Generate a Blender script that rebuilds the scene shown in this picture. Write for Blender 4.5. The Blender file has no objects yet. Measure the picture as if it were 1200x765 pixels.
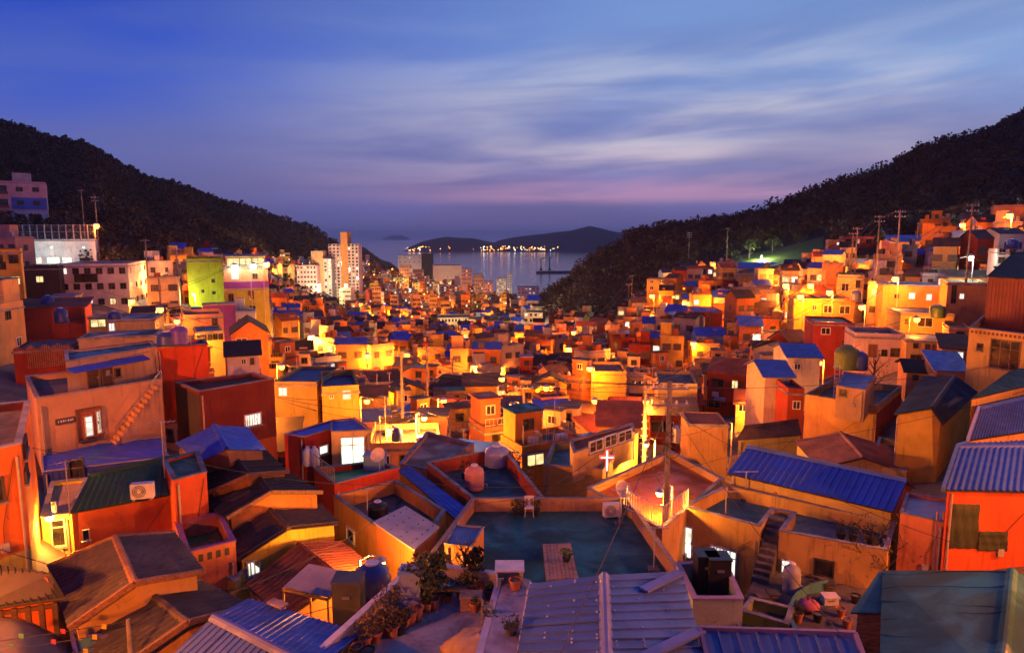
import bpy, math, random
import numpy as np
from mathutils import Vector as V
R = math.radians
random.seed(7)
sc = bpy.context.scene
col = sc.collection

# ------------------------------------------------------------------ camera
PITCH = math.atan((382.5 - 277) / 800)
cam_d = bpy.data.cameras.new('camera'); cam = bpy.data.objects.new('camera', cam_d); col.objects.link(cam)
cam_d.sensor_width = 36; cam_d.lens = 24; cam_d.clip_start = .1; cam_d.clip_end = 200000
cam.location = (0, 0, 0); cam.rotation_euler = (math.pi / 2 - PITCH, 0, 0)
sc.camera = cam
# ------------------------------------------------------------------ colour management, sampling
sc.view_settings.view_transform = 'Standard'; sc.view_settings.look = 'None'
sc.view_settings.exposure = 0.28; sc.view_settings.gamma = 1
cy = sc.cycles
cy.use_denoising = True
try: cy.denoiser = 'OPENIMAGEDENOISE'
except Exception: pass
cy.max_bounces = 5; cy.diffuse_bounces = 3; cy.glossy_bounces = 3; cy.transmission_bounces = 2; cy.volume_bounces = 0
cy.sample_clamp_indirect = 4; cy.sample_clamp_direct = 0
cy.caustics_reflective = False; cy.caustics_refractive = False
cy.use_light_tree = True

def lin(*c):
    return tuple((x / 255 / 12.92 if x / 255 <= .04045 else ((x / 255 + .055) / 1.055) ** 2.4) for x in c)

# ------------------------------------------------------------------ node helper
class NT:
    def __init__(s, nt): s.nt = nt; s.n = nt.nodes; s.l = nt.links
    def add(s, t, **k):
        n = s.n.new(t)
        for a, b in k.items(): setattr(n, a, b)
        return n
    def put(s, sock, v):
        if isinstance(v, bpy.types.NodeSocket): s.l.new(v, sock)
        elif isinstance(v, tuple) and len(v) == 3 and sock.type == 'RGBA': sock.default_value = (*v, 1)
        else: sock.default_value = v
    def math(s, op, a, b=0.0, c=None, clamp=False):
        n = s.add('ShaderNodeMath', operation=op, use_clamp=clamp); s.put(n.inputs[0], a); s.put(n.inputs[1], b)
        if c is not None: s.put(n.inputs[2], c)
        return n.outputs[0]
    def mix(s, f, a, b, mode='MIX'):
        n = s.add('ShaderNodeMix', data_type='RGBA', blend_type=mode); s.put(n.inputs[0], f); s.put(n.inputs[6], a); s.put(n.inputs[7], b)
        return n.outputs[2]
    def ramp(s, f, stops, interp='LINEAR'):
        n = s.add('ShaderNodeValToRGB'); s.put(n.inputs[0], f); cr = n.color_ramp; cr.interpolation = interp
        while len(cr.elements) < len(stops): cr.elements.new(1)
        for e, (p, c) in zip(cr.elements, stops):
            e.position = p; e.color = (*c, 1) if isinstance(c, tuple) else (c, c, c, 1)
        return n.outputs[0]
    def noise(s, vec, scale, detail=4, rough=.55, dist=0.0):
        n = s.add('ShaderNodeTexNoise'); s.put(n.inputs['Vector'], vec); n.inputs['Scale'].default_value = scale
        n.inputs['Detail'].default_value = detail; n.inputs['Roughness'].default_value = rough; n.inputs['Distortion'].default_value = dist
        return n.outputs['Fac']
    def maprange(s, v, a, b, c=0.0, d=1.0, t='SMOOTHSTEP'):
        n = s.add('ShaderNodeMapRange', interpolation_type=t); s.put(n.inputs[0], v)
        for i, x in enumerate((a, b, c, d)): n.inputs[i + 1].default_value = x
        return n.outputs[0]
    def comb(s, x, y, z):
        n = s.add('ShaderNodeCombineXYZ'); s.put(n.inputs[0], x); s.put(n.inputs[1], y); s.put(n.inputs[2], z); return n.outputs[0]
    def mapping(s, vec, scale=(1, 1, 1), rot=(0, 0, 0), loc=(0, 0, 0)):
        n = s.add('ShaderNodeMapping'); s.put(n.inputs[0], vec); n.inputs[1].default_value = loc; n.inputs[2].default_value = rot; n.inputs[3].default_value = scale
        return n.outputs[0]

# ------------------------------------------------------------------ dusk sky
w = bpy.data.worlds.new('World'); sc.world = w; w.use_nodes = True
w.node_tree.nodes.clear(); T = NT(w.node_tree)
SUN_EL, SUN_AZ = R(-4), R(32)          # just set, beyond the right-hand ridge
d = T.add('ShaderNodeTexCoord').outputs['Generated']
sp = T.add('ShaderNodeSeparateXYZ'); T.put(sp.inputs[0], d); X, Y, Z = sp.outputs
left = T.ramp(Z, [(0, lin(84, 86, 140)), (.045, lin(84, 92, 166)), (.10, lin(74, 98, 192)), (.20, lin(48, 84, 196)), (.33, lin(28, 62, 176)), (1, lin(20, 46, 136))])
right = T.ramp(Z, [(0, lin(92, 90, 146)), (.045, lin(112, 112, 176)), (.10, lin(138, 148, 204)), (.20, lin(132, 160, 212)), (.33, lin(122, 158, 212)), (1, lin(34, 66, 146))])
dt = T.math('ADD', T.math('MULTIPLY', X, .72), T.math('MULTIPLY', Y, .69))
base = T.mix(T.maprange(dt, .15, 1.02), left, right)
az = T.math('ARCTAN2', X, Y)
zs = T.math('ADD', Z, T.math('MULTIPLY', az, -.045))           # layers tilt gently up to the left
band = T.noise(T.comb(T.math('MULTIPLY', az, 1.5), T.math('MULTIPLY', zs, 9.0), 3.1), 1.0, 5, .52, .25)
wisp = T.noise(T.comb(T.math('MULTIPLY', az, 2.2), T.math('MULTIPLY', zs, 17.0), 8.3), 1.0, 4, .5, .35)
broad = T.noise(T.comb(T.math('MULTIPLY', az, 1.1), T.math('MULTIPLY', zs, 4.2), 5.7), 1.0, 3, .5, .3)
low = T.maprange(Z, .30, .06)
c1 = T.math('MULTIPLY', T.maprange(band, .33, .60), T.math('ADD', T.math('MULTIPLY', low, .50), .34))
base = T.mix(c1, base, T.ramp(Z, [(0, lin(90, 86, 134)), (.10, lin(104, 106, 160)), (.20, lin(100, 114, 172)), (.33, lin(80, 106, 180))]))
c2 = T.math('MULTIPLY', T.math('MULTIPLY', T.maprange(wisp, .38, .68), T.maprange(broad, .36, .60)), T.math('MULTIPLY', T.maprange(dt, .28, .92), T.math('MULTIPLY', T.maprange(Z, .38, .14), T.maprange(Z, .03, .07))))
base = T.mix(T.math('MULTIPLY', c2, .85), base, T.ramp(Z, [(0, lin(196, 150, 180)), (.08, lin(206, 176, 196)), (.13, lin(214, 204, 214)), (.33, lin(184, 204, 226))]))
pk = T.math('MULTIPLY', T.math('MULTIPLY', T.maprange(Z, .040, .058), T.maprange(Z, .098, .062)), T.maprange(dt, .42, .80))
pn = T.noise(T.comb(T.math('MULTIPLY', az, 3.0), T.math('MULTIPLY', zs, 30.0), 1.2), 1.0, 4, .55, .2)
base = T.mix(T.math('MULTIPLY', pk, T.maprange(pn, .34, .62, .10, .64)), base, lin(200, 150, 184))
sk = T.add('ShaderNodeTexSky', sky_type='NISHITA'); sk.sun_disc = False
sk.sun_elevation = SUN_EL; sk.sun_rotation = SUN_AZ; sk.altitude = 120; sk.air_density = 1.2; sk.dust_density = 1.5
b1 = T.add('ShaderNodeBackground'); T.put(b1.inputs[0], base); b1.inputs[1].default_value = .86
b2 = T.add('ShaderNodeBackground'); T.put(b2.inputs[0], sk.outputs[0]); b2.inputs[1].default_value = .08
ad = T.add('ShaderNodeAddShader'); T.l.new(b1.outputs[0], ad.inputs[0]); T.l.new(b2.outputs[0], ad.inputs[1])
T.l.new(ad.outputs[0], T.add('ShaderNodeOutputWorld').inputs[0])

sun_d = bpy.data.lights.new('sun', 'SUN'); sun_d.energy = .06; sun_d.angle = R(40); sun_d.color = (.72, .74, 1)
sun = bpy.data.objects.new('sun', sun_d); col.objects.link(sun)      # last afterglow, soft, from the bright side of the sky
sun.rotation_euler = V((-.45, -.62, -.64)).to_track_quat('-Z', 'Y').to_euler()

# ------------------------------------------------------------------ pixel of the photograph -> ray / point in the place
cp, sp_ = math.cos(PITCH), math.sin(PITCH)
def ray(px, py):
    x, u = (px - 600) / 800, (382.5 - py) / 800
    return V((x, cp + u * sp_, -sp_ + u * cp))
def PZ(px, py, z):
    r = ray(px, py); return r * (z / r.z)
def PY(px, py, y):
    r = ray(px, py); return r * (y / r.y)

# ------------------------------------------------------------------ terrain: columns by bearing, heights relative to the viewpoint
SEA = -120.0
KY = [3, 8, 15, 25, 40, 60, 100, 150, 220, 350, 600, 1000, 1400, 1700]
COLS = {
 -1.60: [-3, -5, -7, -8, -7, -5, 0, 8, 22, 60, 120, 130, 90, 60],
 -0.78: [-4, -7.5, -10, -11, -11.5, -11.5, -9.5, -5.5, 3, 30, 100, 128, 70, 20],
 -0.62: [-4, -8, -11.5, -13.5, -14, -14, -12.5, -10, 0, 20, 72, 98, 50, 0],
 -0.50: [-4, -8.5, -12, -14.5, -16, -16.5, -17, -14, -9, 0, 38, 70, 22, -20],
 -0.40: [-4, -9, -13, -15.5, -17, -19, -21, -21, -19, -15, 10, 42, 0, -50],
 -0.30: [-4, -9, -13, -16, -18, -20.5, -24.5, -28, -31, -36, -28, 14, -10, -70],
 -0.22: [-4, -9, -13.5, -16.5, -18.5, -21, -25.5, -30, -36, -46, -57, -40, -20, -90],
 -0.18: [-4, -9, -13.5, -16.5, -18.5, -21.2, -25.8, -30.5, -37, -48, -60, -66, -52, -110],
 -0.14: [-4, -9, -13.5, -16.5, -18.5, -21.5, -26, -31, -38, -49, -64, -78, -104, -130],
  0.00: [-4, -9, -13.5, -16.5, -18.5, -21.5, -26, -31, -38, -50, -71, -99, -119, -132],
  0.06: [-4, -9, -13.5, -16.5, -18.5, -21.5, -26, -31, -38, -33, -56, -116, -128, -135],
  0.125: [-4, -9, -13.5, -16.5, -18.5, -22, -26, -31, -34, -12, -42, -120, -132, -135],
  0.19: [-4, -9, -13.5, -16.5, -18.5, -22, -26, -28, -26, -1, -24, -115, -132, -135],
  0.25: [-4, -9, -13.5, -16.5, -18.5, -22, -25.5, -24, -16, 4, -10, -110, -132, -135],
  0.35: [-4, -9, -13.5, -16.5, -18.5, -20.5, -22, -18, -10, 8, -2, -100, -132, -135],
  0.50: [-4, -8.5, -13, -16, -17, -17.5, -16.5, -12.5, -4, 24, 30, -60, -110, -120],
  0.62: [-4, -8, -12.5, -14.5, -15, -15, -12.5, -7, 2, 40, 58, 0, -60, -90],
  0.76: [-4, -7.5, -11.5, -13, -13.5, -12.5, -9.5, -2.5, 8, 52, 104, 60, 0, -40],
  1.60: [-3, -5, -8, -9, -9, -7, -2, 8, 24, 70, 130, 110, 60, 20],
}
CS = np.array(sorted(COLS)); CT = np.array([COLS[k] for k in CS]); LK = np.log(np.array(KY))
def _hash2(x, y):
    return (np.sin(x * .031 + 1.7 * np.sin(y * .023)) + np.sin(y * .037 + 1.3 * np.sin(x * .041)) + .5 * np.sin(x * .11 + y * .07) + .5 * np.sin(y * .13 - x * .09)) / 3
def ground(x, y):
    x = np.asarray(x, float); y = np.maximum(np.asarray(y, float), 3.0)
    s = np.clip(x / y, CS[0], CS[-1]); l = np.clip(np.log(y), LK[0], LK[-1])
    i = np.clip(np.searchsorted(CS, s) - 1, 0, len(CS) - 2); j = np.clip(np.searchsorted(LK, l) - 1, 0, len(LK) - 2)
    a = (s - CS[i]) / (CS[i + 1] - CS[i]); b = (l - LK[j]) / (LK[j + 1] - LK[j])
    a = a * a * (3 - 2 * a) * .5 + a * .5
    z = (CT[i, j] * (1 - a) + CT[i + 1, j] * a) * (1 - b) + (CT[i, j + 1] * (1 - a) + CT[i + 1, j + 1] * a) * b
    return z + _hash2(x, y) * np.clip((y - 120) / 200, 0, 1) * np.clip(y / 150, 0, 5)
def gz(x, y): return float(ground(x, y))
FS = [(-1.6, 120), (-.78, 174), (-.645, 170), (-.61, 150), (-.52, 150), (-.47, 225), (-.42, 310), (-.36, 400), (-.32, 500), (-.25, 800), (-.18, 1120), (-.14, 1300), (-.05, 1500), (.0, 900), (.02, 420), (.06, 268), (.10, 240), (.125, 230), (.16, 218), (.2, 216), (.24, 226), (.27, 232), (.34, 222), (.4, 205), (.5, 178), (.62, 182), (.70, 165), (.76, 158), (1.6, 110)]
def forest_y(s): return np.interp(s, [a for a, _ in FS], [b for _, b in FS])

def hit(px, py, h=0.0, y0=6, y1=1500):
    """the place where the line of sight meets the ground (raised by h)"""
    r = ray(px, py)
    ys = np.geomspace(y0, y1, 700); t = ys / r.y
    g = ground(r.x * t, ys) + h; below = np.nonzero(r.z * t <= g)[0]
    k = below[0] if len(below) else len(ys) - 1
    return r * float(t[k])
# ------------------------------------------------------------------ mesh builder
class MB:
    def __init__(s): s.v = []; s.f = []
    def poly(s, pts):
        k = len(s.v); s.v += [tuple(p) for p in pts]; s.f.append(tuple(range(k, k + len(pts)))); return s
    def obox(s, o, a, b, c):
        o, a, b, c = V(o), V(a), V(b), V(c); k = len(s.v)
        s.v += [tuple(p) for p in (o, o + a, o + a + b, o + b, o + c, o + a + c, o + a + b + c, o + b + c)]
        s.f += [tuple(k + i for i in q) for q in ((0, 3, 2, 1), (4, 5, 6, 7), (0, 1, 5, 4), (1, 2, 6, 5), (2, 3, 7, 6), (3, 0, 4, 7))]; return s
    def box(s, x0, y0, z0, x1, y1, z1): return s.obox((x0, y0, z0), (x1 - x0, 0, 0), (0, y1 - y0, 0), (0, 0, z1 - z0))
    def bar(s, p, q, w, h, up=(0, 0, 1)):
        p, q = V(p), V(q); d = (q - p); n = d.normalized().cross(V(up))
        n = n.normalized() if n.length > 1e-5 else V((1, 0, 0)); u = n.cross(d.normalized()).normalized()
        return s.obox(p - n * w / 2 - u * h / 2, d, n * w, u * h)
    def tube(s, p, q, r, r2=None, n=6, cap=True): return s.path([p, q], r, n, r2, cap)
    def path(s, pts, r, n=5, r2=None, cap=True):
        pts = [V(p) for p in pts]; r2 = r if r2 is None else r2; rings = []
        for i, p in enumerate(pts):
            d = (pts[min(i + 1, len(pts) - 1)] - pts[max(i - 1, 0)]).normalized()
            a = d.cross(V((0, 0, 1)) if abs(d.z) < .9 else V((1, 0, 0))).normalized(); b = d.cross(a)
            rr = r + (r2 - r) * i / max(1, len(pts) - 1); k = len(s.v)
            s.v += [tuple(p + (a * math.cos(t) + b * math.sin(t)) * rr) for t in (2 * math.pi * j / n for j in range(n))]; rings.append(k)
        for k0, k1 in zip(rings, rings[1:]):
            s.f += [(k0 + j, k0 + (j + 1) % n, k1 + (j + 1) % n, k1 + j) for j in range(n)]
        if cap: s.f += [tuple(rings[0] + n - 1 - j for j in range(n)), tuple(rings[-1] + j for j in range(n))]
        return s
    def lathe(s, c, prof, n=12):
        c = V(c); rings = []
        for r, z in prof:
            k = len(s.v); s.v += [tuple(c + V((r * math.cos(2 * math.pi * j / n), r * math.sin(2 * math.pi * j / n), z))) for j in range(n)]; rings.append(k)
        for k0, k1 in zip(rings, rings[1:]): s.f += [(k0 + j, k0 + (j + 1) % n, k1 + (j + 1) % n, k1 + j) for j in range(n)]
        s.f += [tuple(rings[0] + n - 1 - j for j in range(n)), tuple(rings[-1] + j for j in range(n))]; return s
    def ball(s, c, r, n=10, m=6, sz=1.0):
        return s.lathe(c, [(max(.02, math.sin(math.pi * i / m)) * r, -math.cos(math.pi * i / m) * r * sz) for i in range(m + 1)], n)
    def prism(s, pts, z0, z1, bottom=True):
        n = len(pts); k = len(s.v)
        s.v += [(p[0], p[1], z0) for p in pts] + [(p[0], p[1], z1) for p in pts]
        s.f += [(k + i, k + (i + 1) % n, k + n + (i + 1) % n, k + n + i) for i in range(n)] + [tuple(k + n + i for i in range(n))]
        if bottom: s.f.append(tuple(k + n - 1 - i for i in range(n)))
        return s
    def build(s, name, mt, parent=None, at=None, smooth=False):
        me = bpy.data.meshes.new(name); o0 = V(at) if at is not None else (parent.location if parent is not None else V((0, 0, 0)))
        me.from_pydata([(x - o0.x, y - o0.y, z - o0.z) for x, y, z in s.v], [], s.f)
        if smooth: me.polygons.foreach_set('use_smooth', [True] * len(me.polygons))
        me.materials.append(mt); o = bpy.data.objects.new(name, me); col.objects.link(o)
        if parent is not None: o.parent = parent
        else: o.location = o0
        return o
class LMB(MB):
    """same builder in the thing's own (local) frame"""
    def build(s, name, mt, parent=None, smooth=False): return MB.build(s, name, mt, parent, at=(0, 0, 0), smooth=smooth)

def np_mesh(name, verts, faces_n, idx, mats, midx=None):
    me = bpy.data.meshes.new(name); n = len(idx) // faces_n
    me.vertices.add(len(verts)); me.vertices.foreach_set('co', np.asarray(verts, np.float32).ravel())
    me.loops.add(len(idx)); me.loops.foreach_set('vertex_index', np.asarray(idx, np.int32))
    me.polygons.add(n); me.polygons.foreach_set('loop_start', np.arange(0, len(idx), faces_n, dtype=np.int32))
    if midx is not None: me.polygons.foreach_set('material_index', np.asarray(midx, np.int32))
    for m_ in mats: me.materials.append(m_)
    me.update(calc_edges=True); me.validate()
    o = bpy.data.objects.new(name, me); col.objects.link(o); return o

def tag(o, label=None, cat=None, group=None, kind=None):
    if label: o['label'] = label
    if cat: o['category'] = cat
    if group: o['group'] = group
    if kind: o['kind'] = kind
    return o
def root(name, loc, label, cat, group=None, rz=0.0):
    o = bpy.data.objects.new(name, None); col.objects.link(o); o.location = loc; o.rotation_euler = (0, 0, rz)
    o.empty_display_size = .3
    return tag(o, label, cat, group)
def copy_tree(o, parent=None):
    c = o.copy(); col.objects.link(c); c.parent = parent
    for ch in o.children: copy_tree(ch, c)
    return c

# ------------------------------------------------------------------ materials
MATS = {}
def newmat(name):
    m = bpy.data.materials.new(name); m.use_nodes = True; m.node_tree.nodes.clear(); return m, NT(m.node_tree)
def finish(T, colr, rough=.8, bump=None, bs=.3, bd=.02, metal=0.0, spec=.4, emis=None, es=0.0, alpha=None):
    p = T.add('ShaderNodeBsdfPrincipled'); T.put(p.inputs['Base Color'], colr); T.put(p.inputs['Roughness'], rough)
    p.inputs['Metallic'].default_value = metal; p.inputs['Specular IOR Level'].default_value = spec
    if bump is not None:
        b = T.add('ShaderNodeBump'); T.put(b.inputs['Height'], bump); b.inputs['Strength'].default_value = bs; b.inputs['Distance'].default_value = bd
        T.l.new(b.outputs[0], p.inputs['Normal'])
    if emis is not None: T.put(p.inputs['Emission Color'], emis); T.put(p.inputs['Emission Strength'], es)
    T.l.new(p.outputs[0], T.add('ShaderNodeOutputMaterial').inputs[0])
def pos(T): return T.add('ShaderNodeNewGeometry').outputs['Position']
def plaster(c, dirt=.7, key=None):
    """painted render: uneven coats, rain streaks, fine grain"""
    k = ('pl', c, dirt)
    if k in MATS: return MATS[k]
    m, T = newmat('plaster'); p = pos(T)
    big = T.noise(p, .55, 4, .6); fine = T.noise(p, 9, 5, .65)
    stk = T.noise(T.mapping(p, scale=(2.6, 2.6, .28)), 1.7, 4, .6)
    a = T.mix(T.maprange(big, .3, .72), c, tuple(x * .74 for x in c))
    a = T.mix(T.math('MULTIPLY', T.maprange(stk, .52, .74), dirt), a, tuple(x * .42 + .006 for x in c))
    a = T.mix(T.math('MULTIPLY', T.maprange(fine, .6, .8), .3), a, tuple(min(1, x * 1.2) for x in c))
    pt = T.noise(p, 1.1, 6, .7, .8); pe = T.noise(p, 2.3, 6, .75, .3)
    a = T.mix(T.math('MULTIPLY', T.maprange(pt, .60, .63), .35 * dirt), a, tuple(x * .55 + .06 for x in c))
    a = T.mix(T.math('MULTIPLY', T.maprange(pe, .66, .69), .8 * dirt), a, (.22, .20, .18))
    vo = T.add('ShaderNodeTexVoronoi', feature='DISTANCE_TO_EDGE'); dn_ = T.add('ShaderNodeTexNoise'); T.put(dn_.inputs['Vector'], p); dn_.inputs['Scale'].default_value = 1.6; dn_.inputs['Detail'].default_value = 5; vm = T.add('ShaderNodeVectorMath', operation='MULTIPLY_ADD'); T.l.new(dn_.outputs['Color'], vm.inputs[0]); vm.inputs[1].default_value = (1.6, 1.6, 1.6); T.put(vm.inputs[2], p); T.put(vo.inputs['Vector'], vm.outputs[0]); vo.inputs['Scale'].default_value = .55; vo.inputs['Randomness'].default_value = 1.0
    ck = T.math('MULTIPLY', T.maprange(vo.outputs['Distance'], .008, .002), T.maprange(pt, .50, .58)); a = T.mix(T.math('MULTIPLY', ck, .5), a, (.05, .04, .035))
    finish(T, a, .86, T.math('ADD', fine, T.math('MULTIPLY', big, .6)), .35, .03, spec=.25); MATS[k] = m; return m
def metal_roof(c, dirt=.4, rough=.42):
    k = ('mr', c, dirt, rough)
    if k in MATS: return MATS[k]
    m, T = newmat('painted_metal'); p = pos(T)
    big = T.noise(p, .35, 5, .6, .4); mid = T.noise(T.mapping(p, scale=(1, 1.7, 1)), 1.6, 5, .65); fine = T.noise(p, 14, 3, .6)
    a = T.mix(T.maprange(big, .3, .7), c, tuple(x * .62 for x in c))
    a = T.mix(T.math('MULTIPLY', T.maprange(mid, .55, .75), dirt), a, (.035, .03, .028))
    a = T.mix(T.math('MULTIPLY', T.maprange(fine, .55, .75), .15), a, (.2, .19, .18))
    finish(T, a, T.maprange(mid, .3, .7, rough, rough + .25), T.math('ADD', T.math('MULTIPLY', fine, .35), big), .18, .03, spec=.5); MATS[k] = m; return m
def slate(c, dirt=.6):
    """old fibre-cement sheets: lichen, soot and rain runs"""
    k = ('sl', c, dirt)
    if k in MATS: return MATS[k]
    m, T = newmat('old_sheet'); p = pos(T)
    big = T.noise(p, .5, 5, .62); mid = T.noise(p, 3.2, 6, .7); run = T.noise(T.mapping(p, scale=(4, 1, 1), rot=(0, 0, .35)), 1.5, 5, .65)
    a = T.mix(T.maprange(big, .3, .7), c, tuple(x * .5 for x in c))
    a = T.mix(T.math('MULTIPLY', T.maprange(run, .5, .72), dirt), a, (.022, .02, .02))
    a = T.mix(T.math('MULTIPLY', T.maprange(mid, .56, .74), .35), a, tuple(min(1, x * 1.7 + .03) for x in c))
    sp2 = T.noise(T.mapping(p, scale=(1, 1, 1)), 9, 5, .7); a = T.mix(T.math('MULTIPLY', T.maprange(sp2, .58, .68), .5), a, tuple(x * .4 for x in c))
    finish(T, a, .85, T.math('ADD', mid, T.math('MULTIPLY', big, .5)), .5, .03, spec=.3); MATS[k] = m; return m
def coat(c, rough=.4):
    """waterproof roof paint, worn and patchy"""
    k = ('ct', c, rough)
    if k in MATS: return MATS[k]
    m, T = newmat('roof_coating'); p = pos(T)
    big = T.noise(p, .45, 5, .6, .6); mid = T.noise(p, 2.1, 6, .68); fine = T.noise(p, 22, 3, .6)
    a = T.mix(T.maprange(big, .35, .68), c, tuple(x * .5 for x in c))
    a = T.mix(T.math('MULTIPLY', T.maprange(mid, .55, .72), .55), a, tuple(x * .32 + .01 for x in c))
    a = T.mix(T.math('MULTIPLY', T.maprange(mid, .42, .28), .35), a, tuple(min(1, x * 1.5 + .02) for x in c))
    finish(T, a, T.maprange(big, .35, .65, rough * .6, rough + .35), T.math('ADD', T.math('MULTIPLY', fine, .3), mid), .25, .02, spec=.45); MATS[k] = m; return m
def solid(c, rough=.6, metal=0.0, spec=.4, var=.25):
    k = ('so', c, rough, metal, var)
    if k in MATS: return MATS[k]
    m, T = newmat('paint'); p = pos(T); n = T.noise(p, 3.5, 4, .6); f = T.noise(p, 30, 3, .6)
    a = T.mix(T.math('MULTIPLY', T.maprange(n, .35, .7), var * 2, clamp=True), c, tuple(x * .6 for x in c))
    finish(T, a, rough, f, .12, .01, metal, spec); MATS[k] = m; return m
def wood(c):
    k = ('wd', c)
    if k in MATS: return MATS[k]
    m, T = newmat('wood'); p = pos(T); g = T.noise(T.mapping(p, scale=(1, 12, 6)), 2.2, 5, .65, .5); n = T.noise(p, 2, 4, .6)
    a = T.mix(T.maprange(g, .35, .7), c, tuple(x * .45 for x in c)); a = T.mix(T.math('MULTIPLY', T.maprange(n, .5, .7), .5), a, (.06, .05, .045))
    finish(T, a, .7, g, .3, .01); MATS[k] = m; return m
def concrete(c=(.3, .29, .28)):
    k = ('cc', c)
    if k in MATS: return MATS[k]
    m, T = newmat('concrete'); p = pos(T)
    big = T.noise(p, .8, 6, .65, .5); mid = T.noise(p, 4, 6, .7); fine = T.noise(p, 30, 3, .6)
    a = T.mix(T.maprange(big, .35, .65), c, tuple(x * .45 for x in c)); a = T.mix(T.math('MULTIPLY', T.maprange(mid, .55, .72), .6), a, tuple(x * .3 for x in c))
    finish(T, a, .85, T.math('ADD', mid, T.math('MULTIPLY', fine, .4)), .4, .02, spec=.3); MATS[k] = m; return m
def glow(c, s, sample=True):
    k = ('gl', c, s)
    if k in MATS: return MATS[k]
    m, T = newmat('lamp_glass'); e = T.add('ShaderNodeEmission'); e.inputs[0].default_value = (*c, 1); e.inputs[1].default_value = s
    T.l.new(e.outputs[0], T.add('ShaderNodeOutputMaterial').inputs[0])
    if not sample: m.cycles.emission_sampling = 'NONE'
    MATS[k] = m; return m
def litpane(c, s):
    """window lit from inside: curtains and furniture make it uneven"""
    k = ('lp', c, s)
    if k in MATS: return MATS[k]
    m, T = newmat('lit_glass'); p = pos(T)
    n = T.noise(p, 1.5, 3, .5); n2 = T.noise(T.mapping(p, scale=(6, 6, .5)), 1.6, 3, .5)
    a = T.mix(T.maprange(n, .35, .7), c, tuple(x * .45 for x in c)); a = T.mix(T.math('MULTIPLY', T.maprange(n2, .45, .65), .45), a, tuple(x * .6 for x in c))
    finish(T, (.05, .05, .05), .15, emis=a, es=s); m.cycles.emission_sampling = 'NONE'; MATS[k] = m; return m
def glassmat():
    if 'glass' in MATS: return MATS['glass']
    m, T = newmat('dark_glass'); n = T.noise(pos(T), 1.1, 3, .5)
    finish(T, T.mix(T.maprange(n, .4, .65), (.012, .014, .018), (.05, .045, .04)), .08, spec=.6); MATS['glass'] = m; return m
def foliage(c, c2):
    k = ('fo', c, c2)
    if k in MATS: return MATS[k]
    m, T = newmat('leaves'); g = T.add('ShaderNodeNewGeometry'); n = T.noise(g.outputs['Position'], 1.3, 4, .6)
    a = T.mix(T.maprange(n, .35, .65), c, c2); a = T.mix(T.math('MULTIPLY', g.outputs['Random Per Island'], .5), a, tuple(x * .5 for x in c))
    finish(T, a, .75, spec=.25); MATS[k] = m; return m

WHITE = (.60, .54, .44); CREAM = (.60, .46, .24); PEACH = (.60, .33, .13); YEL = (.64, .42, .06); ORG = (.62, .23, .035)
RED = (.50, .055, .02); DRED = (.24, .03, .015); MINT = (.34, .46, .30); SKY = (.32, .42, .50); PINK = (.56, .28, .22); OLIVE = (.30, .28, .06); BRICK = (.34, .12, .045); GREY = (.34, .31, .27); TAN = (.44, .28, .10)
BLUE = metal_roof((.02, .07, .52), .25); BLUE2 = metal_roof((.035, .085, .42), .4); PURP = metal_roof((.095, .18, .40), .35); NAVY = metal_roof((.03, .04, .14), .4)
DARK = slate((.028, .027, .03)); SLATE = slate((.10, .088, .085)); TILE = slate((.34, .085, .03), .45); BROWN = slate((.10, .06, .04)); GREEN = coat((.05, .15, .05)); PALE = metal_roof((.42, .40, .44), .3)
TEAL = coat((.008, .10, .10), .5); TEALL = coat((.035, .17, .19), .5); CONC = concrete(); CONCD = concrete((.12, .115, .11)); RFLOOR = coat((.46, .11, .015), .7); GRNF = coat((.04, .40, .10), .6)
FRAMEW = solid((.62, .60, .57), .45); FRAMED = solid((.06, .05, .045), .5); FRAMEB = solid((.20, .10, .05), .5); STEEL = solid((.30, .30, .31), .4, .6); POLE = concrete((.26, .22, .18)); RAILW = solid((.60, .58, .55), .5)
LITW = litpane((1, .93, .74), 1.5); LITY = litpane((1, .72, .30), 1.3); LITG = litpane((.75, 1, .62), 1.5); LITG.node_tree.nodes['Principled BSDF'].inputs['Emission Strength'].default_value = 2.6; LITG.cycles.emission_sampling = 'FRONT'; GLASS = glassmat(); WIRE = solid((.03, .03, .03), .6); GALV = solid((.42, .42, .44), .35, .5)
# ------------------------------------------------------------------ ground sheet (polar grid), town part and wooded slopes
def ground_materials():
    m, T = newmat('alley_ground'); p = pos(T); n = T.noise(p, .25, 5, .6); f = T.noise(p, 3, 5, .65)
    a = T.mix(T.maprange(n, .35, .65), (.16, .135, .115), (.07, .062, .056)); a = T.mix(T.math('MULTIPLY', T.maprange(f, .5, .7), .5), a, (.22, .19, .16))
    finish(T, a, .9, f, .4, .05)
    m2, T = newmat('forest_floor'); p = pos(T); n = T.noise(p, .03, 6, .65); f = T.noise(p, .6, 5, .65)
    a = T.mix(T.maprange(n, .35, .65), (.075, .058, .042), (.045, .04, .032)); a = T.mix(T.math('MULTIPLY', T.maprange(f, .5, .7), .5), a, (.075, .06, .04))
    finish(T, a, .95, f, .6, .4, spec=.1)
    return m, m2
GM, FM = ground_materials()
ss = np.concatenate([np.linspace(-1.6, -.85, 14), np.linspace(-.82, .82, 190), np.linspace(.85, 1.6, 14)])
yy = np.geomspace(3, 1700, 190)
S, YY = np.meshgrid(ss, yy); XX = S * YY; ZZ = ground(XX, YY)
vv = np.stack([XX, YY, ZZ], -1).reshape(-1, 3); nx, ny = len(ss), len(yy)
ii = (np.arange(ny - 1)[:, None] * nx + np.arange(nx - 1)[None]).ravel()
idx = np.stack([ii, ii + 1, ii + nx + 1, ii + nx], 1).ravel()
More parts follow.
